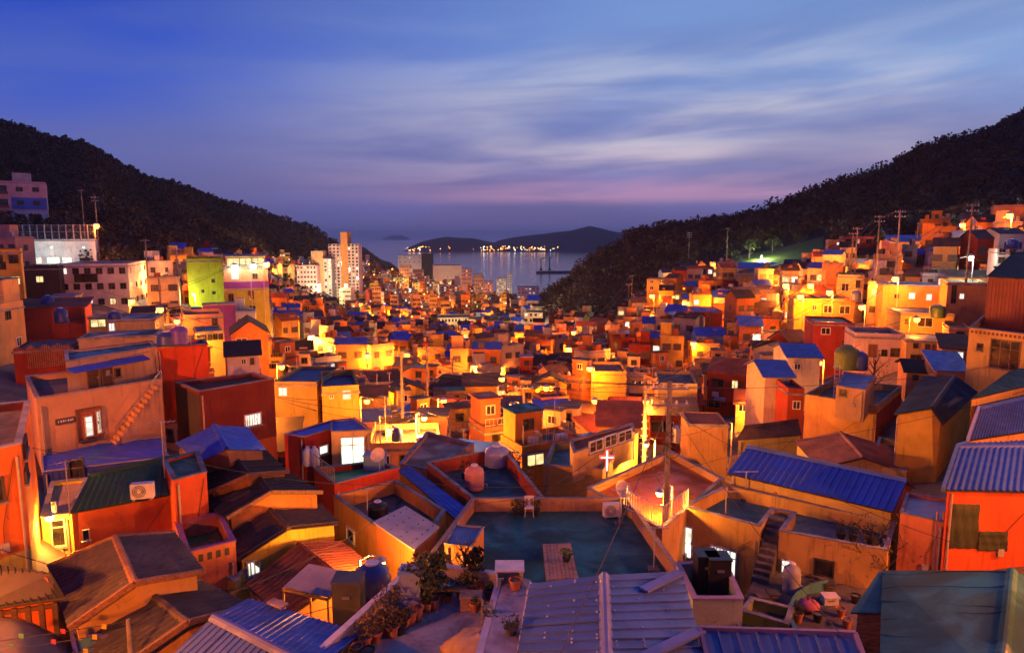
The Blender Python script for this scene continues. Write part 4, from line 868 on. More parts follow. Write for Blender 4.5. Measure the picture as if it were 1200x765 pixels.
gr = B('lime green block lit by a floodlight with stairs to its roof', 212, 262, 303, 360, 124, D=11, rot=14, wall=LIME, roof=CC, name='lime_building', cat='building', wins=[(.56, .52, .64, .58, 'd'), (.40, .26, .47, .32, 'd'), (.66, .26, .73, .32, 'd')], side=None) if False else B('lime green block lit by a floodlight beside the yellow block', 220, 262, 303, 360, 124, D=11, rot=10, wall=LIME, roof=CC, name='lime_building', cat='building', wins=[(.66, .50, .76, .58, 'd'), (.36, .30, .45, .37, 'd'), (.66, .26, .76, .33, 'd')])
ye = B('olive yellow block with a purple band and a floodlit roof', 264, 316, 336, 380, 118, D=10, rot=6, wall=(.42, .34, .04), roof=CC, name='yellow_building', cat='building', wins=[(.08, .62, .20, .84, 'b'), (.52, .66, .66, .9, 'b'), (.54, .28, .68, .5, 'b')])
LMB().box(-ye.W / 2 - .05, -.05, ye.H * .96, ye.W / 2 + .05, 10.05, ye.H + .9).build('purple_band', plaster((.20, .04, .26)), ye.root)
LMB().box(-ye.W / 2, 0, ye.H + .9, ye.W / 2, 10, ye.H + 3.0).build('top_storey', plaster((.60, .36, .16)), ye.root)
put_window(ye.root, -ye.W * .25, ye.H + 1.3, 1.2, 1.1, 'lw', 0, ye.W, 10); put_window(ye.root, ye.W * .2, ye.H + 1.3, .9, 1.0, 'b', 0, ye.W, 10)
rail(ye.root, [V((-ye.W / 2, .1, ye.H + 3)), V((ye.W / 2, .1, ye.H + 3)), V((ye.W / 2, 9.9, ye.H + 3))], 1.1, .3, B=LMB)
LMB().box(-ye.W * .45, 2.5, ye.H + 3, ye.W * .45, 8, ye.H + 5.2).build('roof_pavilion', plaster((.60, .5, .2)), ye.root)
LMB().box(-ye.W * .5, 1.6, ye.H + 5.2, ye.W * .5, 8.5, ye.H + 5.4).build('pavilion_roof', NAVY, ye.root)
for k in range(3): put_window(ye.root, ye.W * (-.28 + .28 * k), ye.H + 3.4, 2.2, 1.5, 'ly', 0, ye.W, 10).location.y = 2.5
B('house with white railed roof terrace below the lime green block', 215, 262, 368, 388, 88, D=7, rot=12, wall=(.58, .36, .18), roof=CC, ph=.5, wins=[(.7, .3, .85, .75, 'd')])
B('purple stair wing in front of the lime green block', 238, 276, 356, 376, 104, D=3, rot=8, wall=(.16, .05, .30), roof=CC, ph=.1)
B('small yellow house with a row of dark windows on the left slope', 230, 262, 388, 404, 74, D=5, rot=14, wall=(.62, .44, .12), roof=TL, grid=(5, 1, 'd', .5, .9), ph=.2)
B('orange gabled cottage with a wide dark roof below the yellow block', 272, 314, 391, 407, 82, D=7, rot=10, wall=(.60, .24, .06), roof=DARK, kind='gy', rh=1.6, wins=[(.1, .25, .42, .7, 'w')])
B('white cottage with dark tiled roof and two windows', 266, 304, 416, 432, 66, D=5, rot=8, wall=(.55, .50, .45), roof=DARK, kind='gx', rh=1.1, wins=[(.42, .3, .6, .75, 'w'), (.7, .25, .85, .8, 'd')])
B('olive boarded house with a lit window and blue roof', 321, 372, 447, 492, 58, D=7, rot=-28, wall=(.34, .30, .10), roof=NAVY, ph=.3, wins=[(.12, .62, .32, .84, 'lw')])
B('stepped orange house with a barred window beside the olive house', 378, 421, 452, 500, 56, D=7, rot=8, wall=(.62, .32, .07), roof=NAVY, ph=.6, wins=[(.55, .66, .78, .88, 'lw'), (.18, .7, .32, .8, 'w')])
# far apartment towers
def tower(label, x0, x1, yt, yb, Y_, D, rot, wall, cols, rows, lit, strip=None, cat='apartment building'):
    t = B(label, x0, x1, yt, yb, Y_, D=D, rot=rot, wall=wall, roof=CC, name='apartment_tower', cat=cat, grid=(cols, rows, 'd', min(2.2, (x1 - x0) / 800 * Y_ / cols * .55), 1.3), litp=lit, down=20)
    if strip: LMB().box(t.W * (strip[0] - .5), -.6, -20, t.W * (strip[1] - .5), D + .3, t.H + strip[2]).build('stair_core', plaster(strip[3]), t.root)
    return t
tower('tallest pale apartment tower with an orange stair core', 386, 421, 286, 366, 470, 16, -12, (.60, .50, .48), 8, 21, .10, (.42, .64, 8, (.60, .30, .10)))
tower('pale apartment slab with lit balconies beside the tallest tower', 366, 389, 303, 362, 455, 14, -12, (.52, .50, .46), 5, 15, .45, (.0, .6, 5, (.5, .34, .18)))
tower('pink stepped apartment block left of the towers', 348, 371, 311, 344, 440, 14, -12, (.58, .34, .34), 6, 6, .05)
tower('small pink gabled annex below the apartment slab', 352, 373, 333, 352, 420, 10, -12, (.58, .34, .32), 4, 3, .05)
# harbour side
tower('big pale warehouse with writing on its wall at the harbour', 508, 541, 311, 331, 1120, 40, 6, (.55, .42, .34), 1, 1, 0, cat='warehouse')
tower('white warehouse by the sea at the end of the town', 466, 494, 299, 309, 1250, 30, 4, (.55, .52, .52), 5, 2, .1, cat='warehouse')
tower('dark green silo block between the harbour warehouses', 494, 508, 297, 326, 1180, 20, 4, (.05, .14, .10), 1, 1, 0, cat='warehouse')
tower('white slender office tower at the harbour', 594, 600, 320, 344, 1080, 9, 0, (.66, .64, .64), 2, 8, .1, cat='office tower')
tower('white office block beside the slender harbour tower', 582, 593, 326, 346, 1060, 14, 4, (.5, .45, .42), 4, 5, .3, cat='office building')
tower('yellow lit apartment block in the far town', 461, 478, 325, 339, 820, 14, -6, (.62, .46, .12), 5, 4, .2)
tower('second yellow lit block in the far town', 483, 494, 331, 344, 760, 12, -6, (.62, .42, .10), 3, 4, .1)
tower('white commercial block with lights near the wooded headland', 606, 632, 336, 350, 950, 16, 2, (.6, .58, .55), 6, 3, .5, cat='office building')
for k, (x0, x1, yt, yb, Y_, c, n) in enumerate(((468, 482, 311, 326, 1080, (.60, .5, .4), 'cream'), (484, 497, 316, 331, 1000, (.55, .40, .25), 'tan'), (541, 553, 315, 334, 980, (.5, .46, .42), 'grey-white'), (555, 566, 322, 340, 900, (.62, .5, .3), 'sand coloured'), (567, 578, 330, 345, 860, (.6, .56, .5), 'white'), (500, 515, 330, 342, 800, (.58, .36, .2), 'peach'), (520, 536, 336, 348, 720, (.6, .45, .2), 'yellowish'), (446, 458, 318, 330, 900, (.55, .4, .3), 'brown'), (634, 648, 344, 356, 700, (.58, .5, .44), 'pale'))):
    tower(f'{n} mid-rise block between the far town and the harbour', x0, x1, yt, yb, Y_, 14, (-6, 4, 0)[k % 3], c, 5, 4, .25)
tower('yellow school building with rows of windows', 513, 552, 372, 394, 330, 14, 4, (.64, .48, .24), 10, 3, .05, cat='school')
tower('five-storey cream block at the edge of the wood', 614, 636, 366, 392, 300, 12, -14, (.58, .38, .22), 4, 4, .08)
# right-hand hillside
B('bright yellow lit wall house with a lamp on its corner', 693, 734, 435, 465, 100, D=8, rot=6, wall=(.66, .46, .08), roof=CC)
B('large plain red house on the right slope', 813, 846, 365, 394, 135, D=10, rot=10, wall=(.62, .10, .03), roof=BLUE, ph=.2)
B('cream house with a dark flat roof above the alley lamps', 771, 817, 449, 468, 78, D=7, rot=4, wall=(.62, .42, .14), roof=CC, ph=.4)
B('rough brick block with a flat slab roof', 807, 853, 497, 521, 55, D=4, rot=14, wall=plaster((.50, .26, .10), .95), roof=TILE, ph=.12)
B('yellow walled house by the bright alley lamp', 862, 912, 474, 488, 72, D=6, rot=-4, wall=(.66, .46, .12), roof=TILE, kind='gx', rh=1.0, grid=(3, 1, 'w', .9, 1.0))
B('orange two-storey house with lamps on its yellow wing', 930, 962, 350, 384, 110, D=8, rot=6, wall=(.66, .46, .06), roof=CC, ph=.4, wins=[(.68, .62, .84, .78, 'w')])
B('orange brick house with two white windows and a pale side wall', 962, 1000, 350, 384, 109, D=9, rot=14, wall=(.58, .24, .07), roof=TEAL, ph=.3, wins=[(.06, .5, .36, .78, 'w'), (.56, .48, .9, .76, 'w')], sidegrid=(1, 1, 1, 'd', .9, .9))
B('two-storey orange house with two lit windows and a blue roof', 1034, 1103, 334, 374, 100, D=8, rot=4, wall=(.62, .36, .10), roof=metal_roof((.08, .18, .36), .2), ph=.12, wins=[(.44, .58, .56, .78, 'lw'), (.74, .56, .84, .76, 'lw'), (.20, .60, .28, .72, 'd'), (.18, .06, .28, .28, 'd')])
B('olive house with a white bay window and green roof', 1055, 1117, 367, 392, 84, D=7, rot=16, wall=(.44, .36, .10), roof=TEAL, ph=.15, wins=[(.08, .45, .2, .7, 'd'), (.32, .35, .62, .8, 'w'), (.84, .38, .98, .68, 'd')])
B('small yellow house below the olive house', 1061, 1110, 399, 434, 72, D=6, rot=10, wall=(.56, .36, .14), roof=TEAL, ph=.15, wins=[(.16, .72, .3, .9, 'd'), (.46, .7, .58, .88, 'd'), (.62, .62, .8, .9, 'o'), (.12, .2, .4, .5, 'd')])
B('white terrace house with doors and plant boxes', 1001, 1060, 391, 424, 76, D=6, rot=12, wall=(.58, .44, .34), roof=TEAL, ph=.5, wins=[(.28, .15, .46, .62, 'o'), (.55, .2, .66, .45, 'd'), (.72, .2, .96, .5, 'd')])
B('dark red two-storey house with a small barred window', 953, 1001, 378, 410, 84, D=7, rot=10, wall=(.30, .04, .03), roof=GREEN, ph=.3, wins=[(.18, .55, .42, .8, 'w'), (.7, .1, .98, .4, 'b')])
B('cream house with twin blue gable roofs', 923, 961, 418, 440, 72, D=6, rot=20, wall=(.60, .48, .36), roof=BLUE2, kind='gx', rh=1.0, wins=[(.2, .3, .4, .65, 'w')])
B('pale house with a long blue roof under the twin gable house', 896, 928, 441, 466, 64, D=6, rot=24, wall=(.62, .46, .30), roof=BLUE2, kind='gx', rh=1.1, wins=[(.55, .4, .75, .75, 'w')])
B('dark red house with a white name board on its parapet', 923, 942, 455, 490, 60, D=5, rot=20, wall=(.34, .05, .02), roof=CC, wins=[(.3, .3, .8, .6, 'w')])
B('yellow lit house with steel scaffolding beside the tall poles', 981, 1012, 322, 352, 118, D=8, rot=-6, wall=(.64, .50, .16), roof=CC, ph=.4, wins=[(.16, .35, .46, .66, 'w'), (.7, .5, .86, .8, 'd')])
B('orange slab fronted house above the scaffolding house', 968, 988, 308, 324, 128, D=4, rot=10, wall=(.60, .24, .08), roof=CC, ph=.2)
B('wide orange house with a dark stair and blue shed', 1110, 1158, 331, 352, 90, D=8, rot=2, wall=(.60, .32, .10), roof=CC, ph=.3, wins=[(.3, .05, .44, .4, 'lw'), (.1, -.2, .24, .9, 'd')])
B('long cream house with blue roof and three lit windows', 1040, 1088, 282, 294, 150, D=7, rot=2, wall=(.60, .38, .16), roof=BLUE, kind='gx', rh=1.2, wins=[(.1, .25, .22, .7, 'lw'), (.34, .25, .46, .7, 'lw'), (.6, .2, .7, .7, 'ly')])
B('bright red two-storey house at the wood edge', 988, 1024, 277, 290, 165, D=8, rot=4, wall=(.60, .08, .03), roof=CC, grid=(3, 1, 'd', 1.2, 1.2))
B('small orange house left of the red house at the wood edge', 971, 990, 281, 290, 165, D=7, rot=2, wall=(.62, .26, .08), roof=CC, wins=[(.5, .3, .75, .7, 'lw')])
B('cream gabled cottage with purple roof', 1097, 1120, 294, 309, 125, D=6, rot=20, wall=(.58, .46, .40), roof=NAVY, kind='gy', rh=1.2, wins=[(.2, .2, .4, .7, 'd')])
B('white two-storey house under the big corner lamp', 1168, 1192, 292, 312, 95, D=6, rot=6, wall=(.55, .45, .38), roof=CC, grid=(2, 2, 'd', .8, .9))
B('orange house block behind the big corner lamp', 1164, 1215, 240, 264, 140, D=9, rot=-4, wall=(.58, .24, .10), roof=CC, ph=.3)
B('terraced house with a lilac roof below the big corner lamp', 1118, 1180, 278, 286, 122, D=7, rot=-2, wall=(.58, .28, .14), roof=PURP, kind='gx', rh=1.2)
B('green walled house with a blue roof near the utility pole', 1136, 1156, 262, 273, 145, D=6, rot=4, wall=(.34, .42, .10), roof=BLUE, kind='gx', rh=.9, wins=[(.5, .2, .8, .7, 'd')])
B('orange house in front of the floodlit garden', 1079, 1102, 260, 272, 175, D=6, rot=4, wall=(.58, .22, .08), roof=CC, ph=.2)
B('long building with blue roofs below the floodlit grass', 848, 912, 314, 325, 215, D=9, rot=3, wall=(.55, .36, .22), roof=BLUE, kind='gx', rh=1.6, grid=(6, 1, 'lw', 1.2, 1.2))
B('orange walled house beside the long blue roofed building', 866, 893, 322, 334, 190, D=8, rot=6, wall=(.64, .36, .08), roof=CC, ph=.3)
B('brown terraced house with lit windows on the upper right slope', 796, 836, 313, 336, 200, D=10, rot=-6, wall=(.36, .14, .07), roof=CC, grid=(5, 2, 'd', 1.2, 1.3), litp=.2)
B('yellow balconied house at the left end of the upper row', 758, 781, 327, 342, 190, D=8, rot=-10, wall=(.66, .48, .08), roof=CC, ph=.4, grid=(2, 2, 'w', 1.0, 1.0))
B('orange two-storey house with balcony windows near the upper lamp', 870, 908, 340, 366, 145, D=8, rot=4, wall=(.58, .24, .08), roof=NAVY, ph=.3, wins=[(.12, .4, .3, .62, 'd'), (.58, .42, .82, .66, 'lw')])

B('small house with a bright blue sheet roof below the big yellow house', 1097, 1134, 434, 448, 58, D=5, rot=10, wall=(.40, .20, .08), roof=BLUE, kind='sx', rh=.9)
B('low peach house with a dark roof beside the white terrace house', 1062, 1098, 436, 450, 62, D=5, rot=6, wall=(.58, .30, .12), roof=DARK, kind='gx', rh=.8, wins=[(.2, .3, .4, .75, 'd'), (.6, .3, .8, .75, 'w')])
B('tan lean-to shed above the patched dark teal roof', 1104, 1136, 408, 424, 66, D=5, rot=0, wall=(.46, .26, .10), roof=BROWN, kind='sx', rh=.8, wins=[(.5, .2, .8, .8, 'lw')])
B('narrow orange house between the olive house and the big yellow house', 1112, 1138, 384, 404, 74, D=5, rot=4, wall=(.60, .28, .08), roof=CC, ph=.3, wins=[(.3, .4, .7, .75, 'd')])
SEEN.append((826, 962, 288, 314, 214)); SEEN.append((165, 214, 312, 348, 130)); SEEN.append((330, 372, 395, 440, 96))
LAND = [(x, y, n) for n, x, y in (('plain red house', 48, 135), ('yellow school', -18, 320), ('bright yellow wall', 14, 100), ('twin gable house', 31, 72), ('lime green block', -56, 124), ('olive boarded house', -19, 58), ('white apartment house', -72, 118), ('blue-roofed orange house', 57, 100), ('big yellow house', 38, 52), ('scaffolding house', 57, 118), ('brown terraced house', 55, 200), ('walled roof yard', -1, 45), ('rough brick block', 16, 55), ('lamp trio', -25, 114), ('main street lamp', -14, 160), ('headland floodlight', 18, 240), ('yellow balconied house', 40, 190), ('white cottage', -26, 66), ('slatted terrace', -40, 58), ('upper cream house', 70, 150), ('bright tall lamp', -8, 62), ('blue-roof lamp', 22, 122), ('dark red house', 37, 84), ('long blue roofs', 75, 210), ('pole and steps', 2, 66), ('valley floor lamp', -5, 135), ('cream alley house', 19, 80), ('wood-edge lamp', 17, 175), ('black house', -80, 100), ('yellow block', -46, 112))]
# ------------------------------------------------------------------ the dense village: individual houses, then the far mass
def taken(x, y, r):
    for poly, cx_, cy_ in FOOT:
        if abs(cx_ - x) > 30 or abs(cy_ - y) > 30: continue
        n = len(poly); inside = False; dmin = 1e9
        for i in range(n):
            (x1, y1), (x2, y2) = poly[i], poly[(i + 1) % n]
            if (y1 > y) != (y2 > y) and x < (x2 - x1) * (y - y1) / (y2 - y1) + x1: inside = not inside
            L2 = (x2 - x1) ** 2 + (y2 - y1) ** 2; t = max(0, min(1, ((x - x1) * (x2 - x1) + (y - y1) * (y2 - y1)) / max(L2, 1e-6)))
            dmin = min(dmin, math.hypot(x - x1 - t * (x2 - x1), y - y1 - t * (y2 - y1)))
        if inside or dmin < r: return True
    return False
rg = random.Random(21); PLASTM = solid((.035, .06, .22), .35); TERRAM = solid((.42, .15, .06), .7)
cand = []
y = 40.0
while y < 1360:
    k_ = .92 if y < 80 else .72; row = (5.9 + max(0, y - 260) * .013) * k_; xs = (6.0 + max(0, y - 260) * .013) * k_
    x = -.84 * y + rg.uniform(0, xs)
    while x < .84 * y:
        px_, py_ = x + rg.uniform(-1, 1), y + rg.uniform(-1.6, 1.6); s = px_ / py_
        x += xs * rg.uniform(.86, 1.2)
        if py_ > forest_y(s) - 7 or py_ < 47 or (s < -.5 and py_ < 62) or (s > .3 and py_ < 58) or (s < -.54 and py_ > 120): continue
        g = gz(px_, py_)
        if g < SEA + 2.5: continue
        if -.345 < s < -.24 and 330 < py_ < 430: continue          # planted slope below the towers
        if rg.random() < .04: continue
        if taken(px_, py_, 2.1): continue
        hq = 5.2; t_ = (py_ * cp - (g + hq) * sp_); qx = 600 + 800 * px_ / t_; qy = 382.5 - 800 * (py_ * sp_ + (g + hq) * cp) / t_; hw = 3.0 / t_ * 800
        if any(Ya > py_ + 1 and qx + hw > xa + 3 and qx - hw < xb - 3 and qy < yb_ - .2 * (yb_ - ya) and qy + 6.5 * 800 / t_ > ya for xa, xb, ya, yb_, Ya in SEEN): continue
        cand.append((px_, py_, g))
    y += row
COLW = [('cream', CREAM, 4), ('white', WHITE, 2), ('peach', PEACH, 5), ('yellow', YEL, 4), ('orange', ORG, 5), ('dark red', DRED, 3), ('mint green', MINT, 1), ('pale blue', SKY, 1), ('pink', PINK, 1), ('tan', TAN, 5), ('brick red', BRICK, 5), ('grey', GREY, 2)]
ROOFS = {'flat': [('teal', TEAL, 3), ('grey', CONC, 1), ('dark', CONCD, 6), ('green', GREEN, 1), ('brown', BROWN, 3), ('rust red', RFLOOR, 2)],
         'pitch': [('blue metal', BLUE, 4), ('faded blue metal', BLUE2, 3), ('lilac metal', PURP, 2), ('black', DARK, 4), ('grey sheet', SLATE, 3), ('red tile', TILE, 3), ('brown tile', BROWN, 5)]}
def pick(L): return rg.choices(L, [a[2] for a in L])[0]
def region(x, y): return 'near the ' + min(LAND, key=lambda l: math.hypot(l[0] - x, (l[1] - y) * .8))[2]
def angle(x, y):
    s = x / y; base_ = -math.degrees(math.atan(s)); return R(base_ * .75 + rg.choice((0, 0, 0, 18, -16, 30, -28)) + rg.uniform(-8, 8))
# the ones that show largest become houses of their own, the rest one mass
cand.sort(key=lambda c: c[1]); N1 = 196
FLATS = []
def near_lit(): return rg.random()
for k, (x, y_, g) in enumerate(cand[:N1]):
    f_ = .9 if y_ < 80 else .74; W, D = rg.uniform(3.9, 6.4) * f_, rg.uniform(3.7, 5.8) * f_; st = 2 if rg.random() < .30 else 1; H = 2.45 * st + rg.uniform(.1, .8)
    cn, cc, _ = pick(COLW); kind = 'flat' if rg.random() < .6 else rg.choice(('gx', 'gx', 'gy', 'sx')); rn, rm, _ = pick(ROOFS['flat' if kind == 'flat' else 'pitch'])
    room = kind == 'flat' and rg.random() < .45
    ty = 'flat-roofed' if kind == 'flat' else ('gabled' if kind != 'sx' else 'lean-to')
    roofw = f'{rn} flat roof' if kind == 'flat' else f'{rn} {"gable" if kind != "sx" else "sloping"} roof'
    lab = f'{"two-storey" if st == 2 else "low"} {"room-topped " if room else ""}{cn} house with {roofw} {region(x, y_)}'
    rz = angle(x, y_); rt = root('house', (x, y_, g), lab, 'house', lab.replace(' house', ' houses', 1), rz)
    h = House(); h.root = rt; h.W, h.D, h.H = W, D, H
    wm = plaster(cc); ph_ = rg.uniform(.3, .8); body(h, wm, rm, kind, ph_, rg.uniform(.8, 1.5), -3.2)
    if kind == 'flat': FLATS.append((x, y_, g + H - ph_ + .06, W, D, rz, room))
    for ch in rt.children: ch.location.y = -D / 2 if ch.location.y == 0 else ch.location.y
    if room:
        rw, rd, rx = W * rg.uniform(.4, .62), D * rg.uniform(.4, .6), rg.choice((-1, 1)); x0 = rx * (W / 2 - .16) - (rw if rx > 0 else 0)
        o = LMB().box(x0, D - .16 - rd, H - .3, x0 + rw, D - .16, H + 2.1).build('rooftop_room', wm, rt); o.location.y = -D / 2
        o2 = LMB().box(x0 - .15, D - .3 - rd, H + 2.1, x0 + rw + .15, D, H + 2.22).build('rooftop_room_roof', rm, rt); o2.parent = o
        w_ = bpy.data.objects.new('window', wmesh(.9, .9, rg.choice('wdd'))); col.objects.link(w_); w_.parent = rt; w_.location = (x0 + rw / 2, D - .16 - rd - D / 2, H + .7)
    if kind == 'flat':
        m = LMB(); z = H - ph_ + .065
        for _ in range(rg.randint(3, 7)):
            bx, by, bw, bh = rg.uniform(-.4, .4) * W, rg.uniform(.12, .8) * D, rg.uniform(.12, .4), rg.uniform(.2, .9)
            if rg.random() < .4: m.tube((bx, by, z), (bx, by, z + rg.uniform(1, 2.4)), .03, n=4)
            else: m.box(bx - bw, by - bw * .7, z, bx + bw, by + bw * .7, z + bh)
        o = m.build('roof_clutter', rg.choice((FRAMED, PLASTM, CONCD, FRAMEW, TERRAM)), rt); o['kind'] = 'stuff'; o.location.y = -D / 2
    if y_ < 120:
        if rg.random() < .5:
            aw_, ax = rg.uniform(1.2, 2.2), rg.uniform(-.25, .25) * W; q = [V((ax - aw_ / 2, -D / 2, 2.35)), V((ax + aw_ / 2, -D / 2, 2.35)), V((ax + aw_ / 2, -D / 2 - .8, 2.1)), V((ax - aw_ / 2, -D / 2 - .8, 2.1))]
            LMB().obox(q[3], q[2] - q[3], q[0] - q[3], V((0, 0, .05))).build('awning', rg.choice((BLUE, GREEN, TILE, PALE, DARK)), rt)
        if rg.random() < .7: LMB().tube((W * .46, -D / 2 - .06, -2), (W * .46, -D / 2 - .06, H - .4), .045, n=5).build('downpipe', STEEL, rt)
        if rg.random() < .4: LMB().box(-W * .35, -D / 2 - .34, H * .45, -W * .35 + .75, -D / 2, H * .45 + .55).build('air_conditioner_case', FRAMEW, rt)
        if kind == 'flat' and rg.random() < .4: rail(rt, [V((-W / 2 + .1, -D / 2 + .1, H)), V((W / 2 - .1, -D / 2 + .1, H)), V((W / 2 - .1, D / 2 - .1, H))], .7, .35, rg.choice((STEEL, RAILW)), B=LMB)
    if y_ < 170:
        for fl in range(st):
            for i in range(rg.choice((1, 2, 2, 3))):
                xx = W * rg.uniform(-.38, .38); r_ = rg.random(); kd = 'lw' if r_ < .05 else 'ly' if r_ < .11 else rg.choice('wddb')
                o = put_window(rt, xx, .9 + 2.7 * fl, rg.choice((.8, 1.1, 1.5)), rg.choice((.8, 1.1)), kd, 0, W, D); o.location.y -= D / 2
            o = put_window(rt, D * rg.uniform(.25, .75), .9 + 2.7 * fl, .9, .9, rg.choice('wd'), 1 if x < 0 else 3, W, D); o.location.y -= D / 2
        if y_ < 110 and rg.random() < .5:
            o = put_window(rt, W * rg.uniform(-.3, .3), .1, .9, 2.0, 'o', 0, W, D); o.location.y -= D / 2
# rest of the town: one countless mass with roofs, walls, parapets and windows of its own
palW = [plaster(c[1]) for c in COLW]; palR = [a[1] for a in ROOFS['flat']] + [a[1] for a in ROOFS['pitch']]; pal = palW + palR + [LITW, LITY, FRAMED]
FV, FF, FMI = [], [], []
def addq(p, mi): FF.append(tuple(range(len(FV), len(FV) + 4))); FV.extend(p); FMI.append(mi)
for x, y_, g in cand[N1:]:
    big = y_ > 420 and rg.random() < .16; f_ = .74 * (1 + (y_ > 300) * .35); W, D = rg.uniform(4.2, 6.6) * f_, rg.uniform(4, 6) * f_; H = (2.8 * rg.choice((1, 1, 2, 2, 3)) + .5) if not big else rg.uniform(9, 20)
    a = angle(x, y_); ca, sa = math.cos(a), math.sin(a); wi = palW.index(plaster(pick(COLW)[1])); flatr = big or rg.random() < .6
    ri = len(palW) + (palR.index(pick(ROOFS['flat'])[1]) if flatr else palR.index(pick(ROOFS['pitch'])[1]))
    def L(u, v, z): return (x + u * ca - v * sa, y_ + u * sa + v * ca, g + z)
    c4 = [(-W / 2, -D / 2), (W / 2, -D / 2), (W / 2, D / 2), (-W / 2, D / 2)]
    for i in range(4):
        (a0, b0), (a1, b1) = c4[i], c4[(i + 1) % 4]; addq([L(a0, b0, -4), L(a1, b1, -4), L(a1, b1, H), L(a0, b0, H)], wi)
    if flatr:
        addq([L(u, v, H - .35) for u, v in ((-W / 2, -D / 2), (W / 2, -D / 2), (W / 2, D / 2), (-W / 2, D / 2))], ri)
        if rg.random() < .5:
            rw, rd = W * .45, D * .45; ox = rg.choice((-.25, .25)) * W
            q = [(ox - rw / 2, -rd / 2 + .5), (ox + rw / 2, -rd / 2 + .5), (ox + rw / 2, rd / 2 + .5), (ox - rw / 2, rd / 2 + .5)]
            for i in range(4): addq([L(*q[i], H - .4), L(*q[(i + 1) % 4], H - .4), L(*q[(i + 1) % 4], H + 2), L(*q[i], H + 2)], wi)
            addq([L(u, v, H + 2) for u, v in q], ri)
    else:
        rh = rg.uniform(.9, 1.6); o = .3
        addq([L(-W / 2 - o, -D / 2 - o, H), L(W / 2 + o, -D / 2 - o, H), L(W / 2 + o, 0, H + rh), L(-W / 2 - o, 0, H + rh)], ri); addq([L(W / 2 + o, D / 2 + o, H), L(-W / 2 - o, D / 2 + o, H), L(-W / 2 - o, 0, H + rh), L(W / 2 + o, 0, H + rh)], ri)
        for sx in (-1, 1): addq([L(sx * W / 2, -D / 2 * sx, H), L(sx * W / 2, D / 2 * sx, H), L(sx * W / 2, 0, H + rh * .95), L(sx * W / 2, 0, H + rh * .95)], wi)
    nf = max(1, int(H / 2.8)); nc = 2 if not big else 4
    if y_ < 330:
        ei = palW.index(plaster(GREY)) if rg.random() < .5 else wi; e = .12; zt = H - .4 if flatr else H * .52
        for i in range(4):
            (a0, b0), (a1, b1) = c4[i], c4[(i + 1) % 4]; k2 = 1 + 2 * e / W; addq([L(a0 * k2, b0 * k2, zt), L(a1 * k2, b1 * k2, zt), L(a1 * k2, b1 * k2, zt + .2), L(a0 * k2, b0 * k2, zt + .2)], ei)
        for _ in range(rg.randint(1, 4)):
            bx, by, bw, bh = rg.uniform(-.35, .35) * W, rg.uniform(-.35, .35) * D, rg.uniform(.2, .7), rg.uniform(.4, 1.5); z0 = H - .4; mi = rg.choice([len(palW) + len(palR) + 2, len(palW) + 5, wi, ei])
            q = [(bx - bw, by - bw), (bx + bw, by - bw), (bx + bw, by + bw), (bx - bw, by + bw)]
            for i in range(4): addq([L(*q[i], z0), L(*q[(i + 1) % 4], z0), L(*q[(i + 1) % 4], z0 + bh), L(*q[i], z0 + bh)], mi)
            addq([L(u, v, z0 + bh) for u, v in q], mi)
        sx = -1 if x > 0 else 1; u = sx * (W / 2 + .05)
        for fl in range(nf): addq([L(u, -.5, fl * 2.8 + .9), L(u, .5, fl * 2.8 + .9), L(u, .5, fl * 2.8 + 1.9), L(u, -.5, fl * 2.8 + 1.9)], len(palW) + len(palR) + 2)
        if rg.random() < .4: aw_ = rg.uniform(.6, 1.1); addq([L(-aw_, -D / 2 - .8, 2.1), L(aw_, -D / 2 - .8, 2.1), L(aw_, -D / 2, 2.4), L(-aw_, -D / 2, 2.4)], len(palW) + rg.randrange(len(palR)))
    for fl in range(nf):
        for i in range(nc):
            u = W * ((i + .5) / nc - .5) + rg.uniform(-.3, .3); r_ = rg.random(); mi = len(palW) + len(palR) + (0 if r_ < .05 else 1 if r_ < .12 else 2); ww = rg.uniform(.45, .75)
            addq([L(u - ww, -D / 2 - .05, fl * 2.8 + .9), L(u + ww, -D / 2 - .05, fl * 2.8 + .9), L(u + ww, -D / 2 - .05, fl * 2.8 + 2), L(u - ww, -D / 2 - .05, fl * 2.8 + 2)], mi)
o = np_mesh('far_houses', np.array(FV), 4, np.arange(len(FV)), pal, FMI)
tag(o, 'mass of small houses filling the far valley down to the harbour', 'houses', kind='stuff')
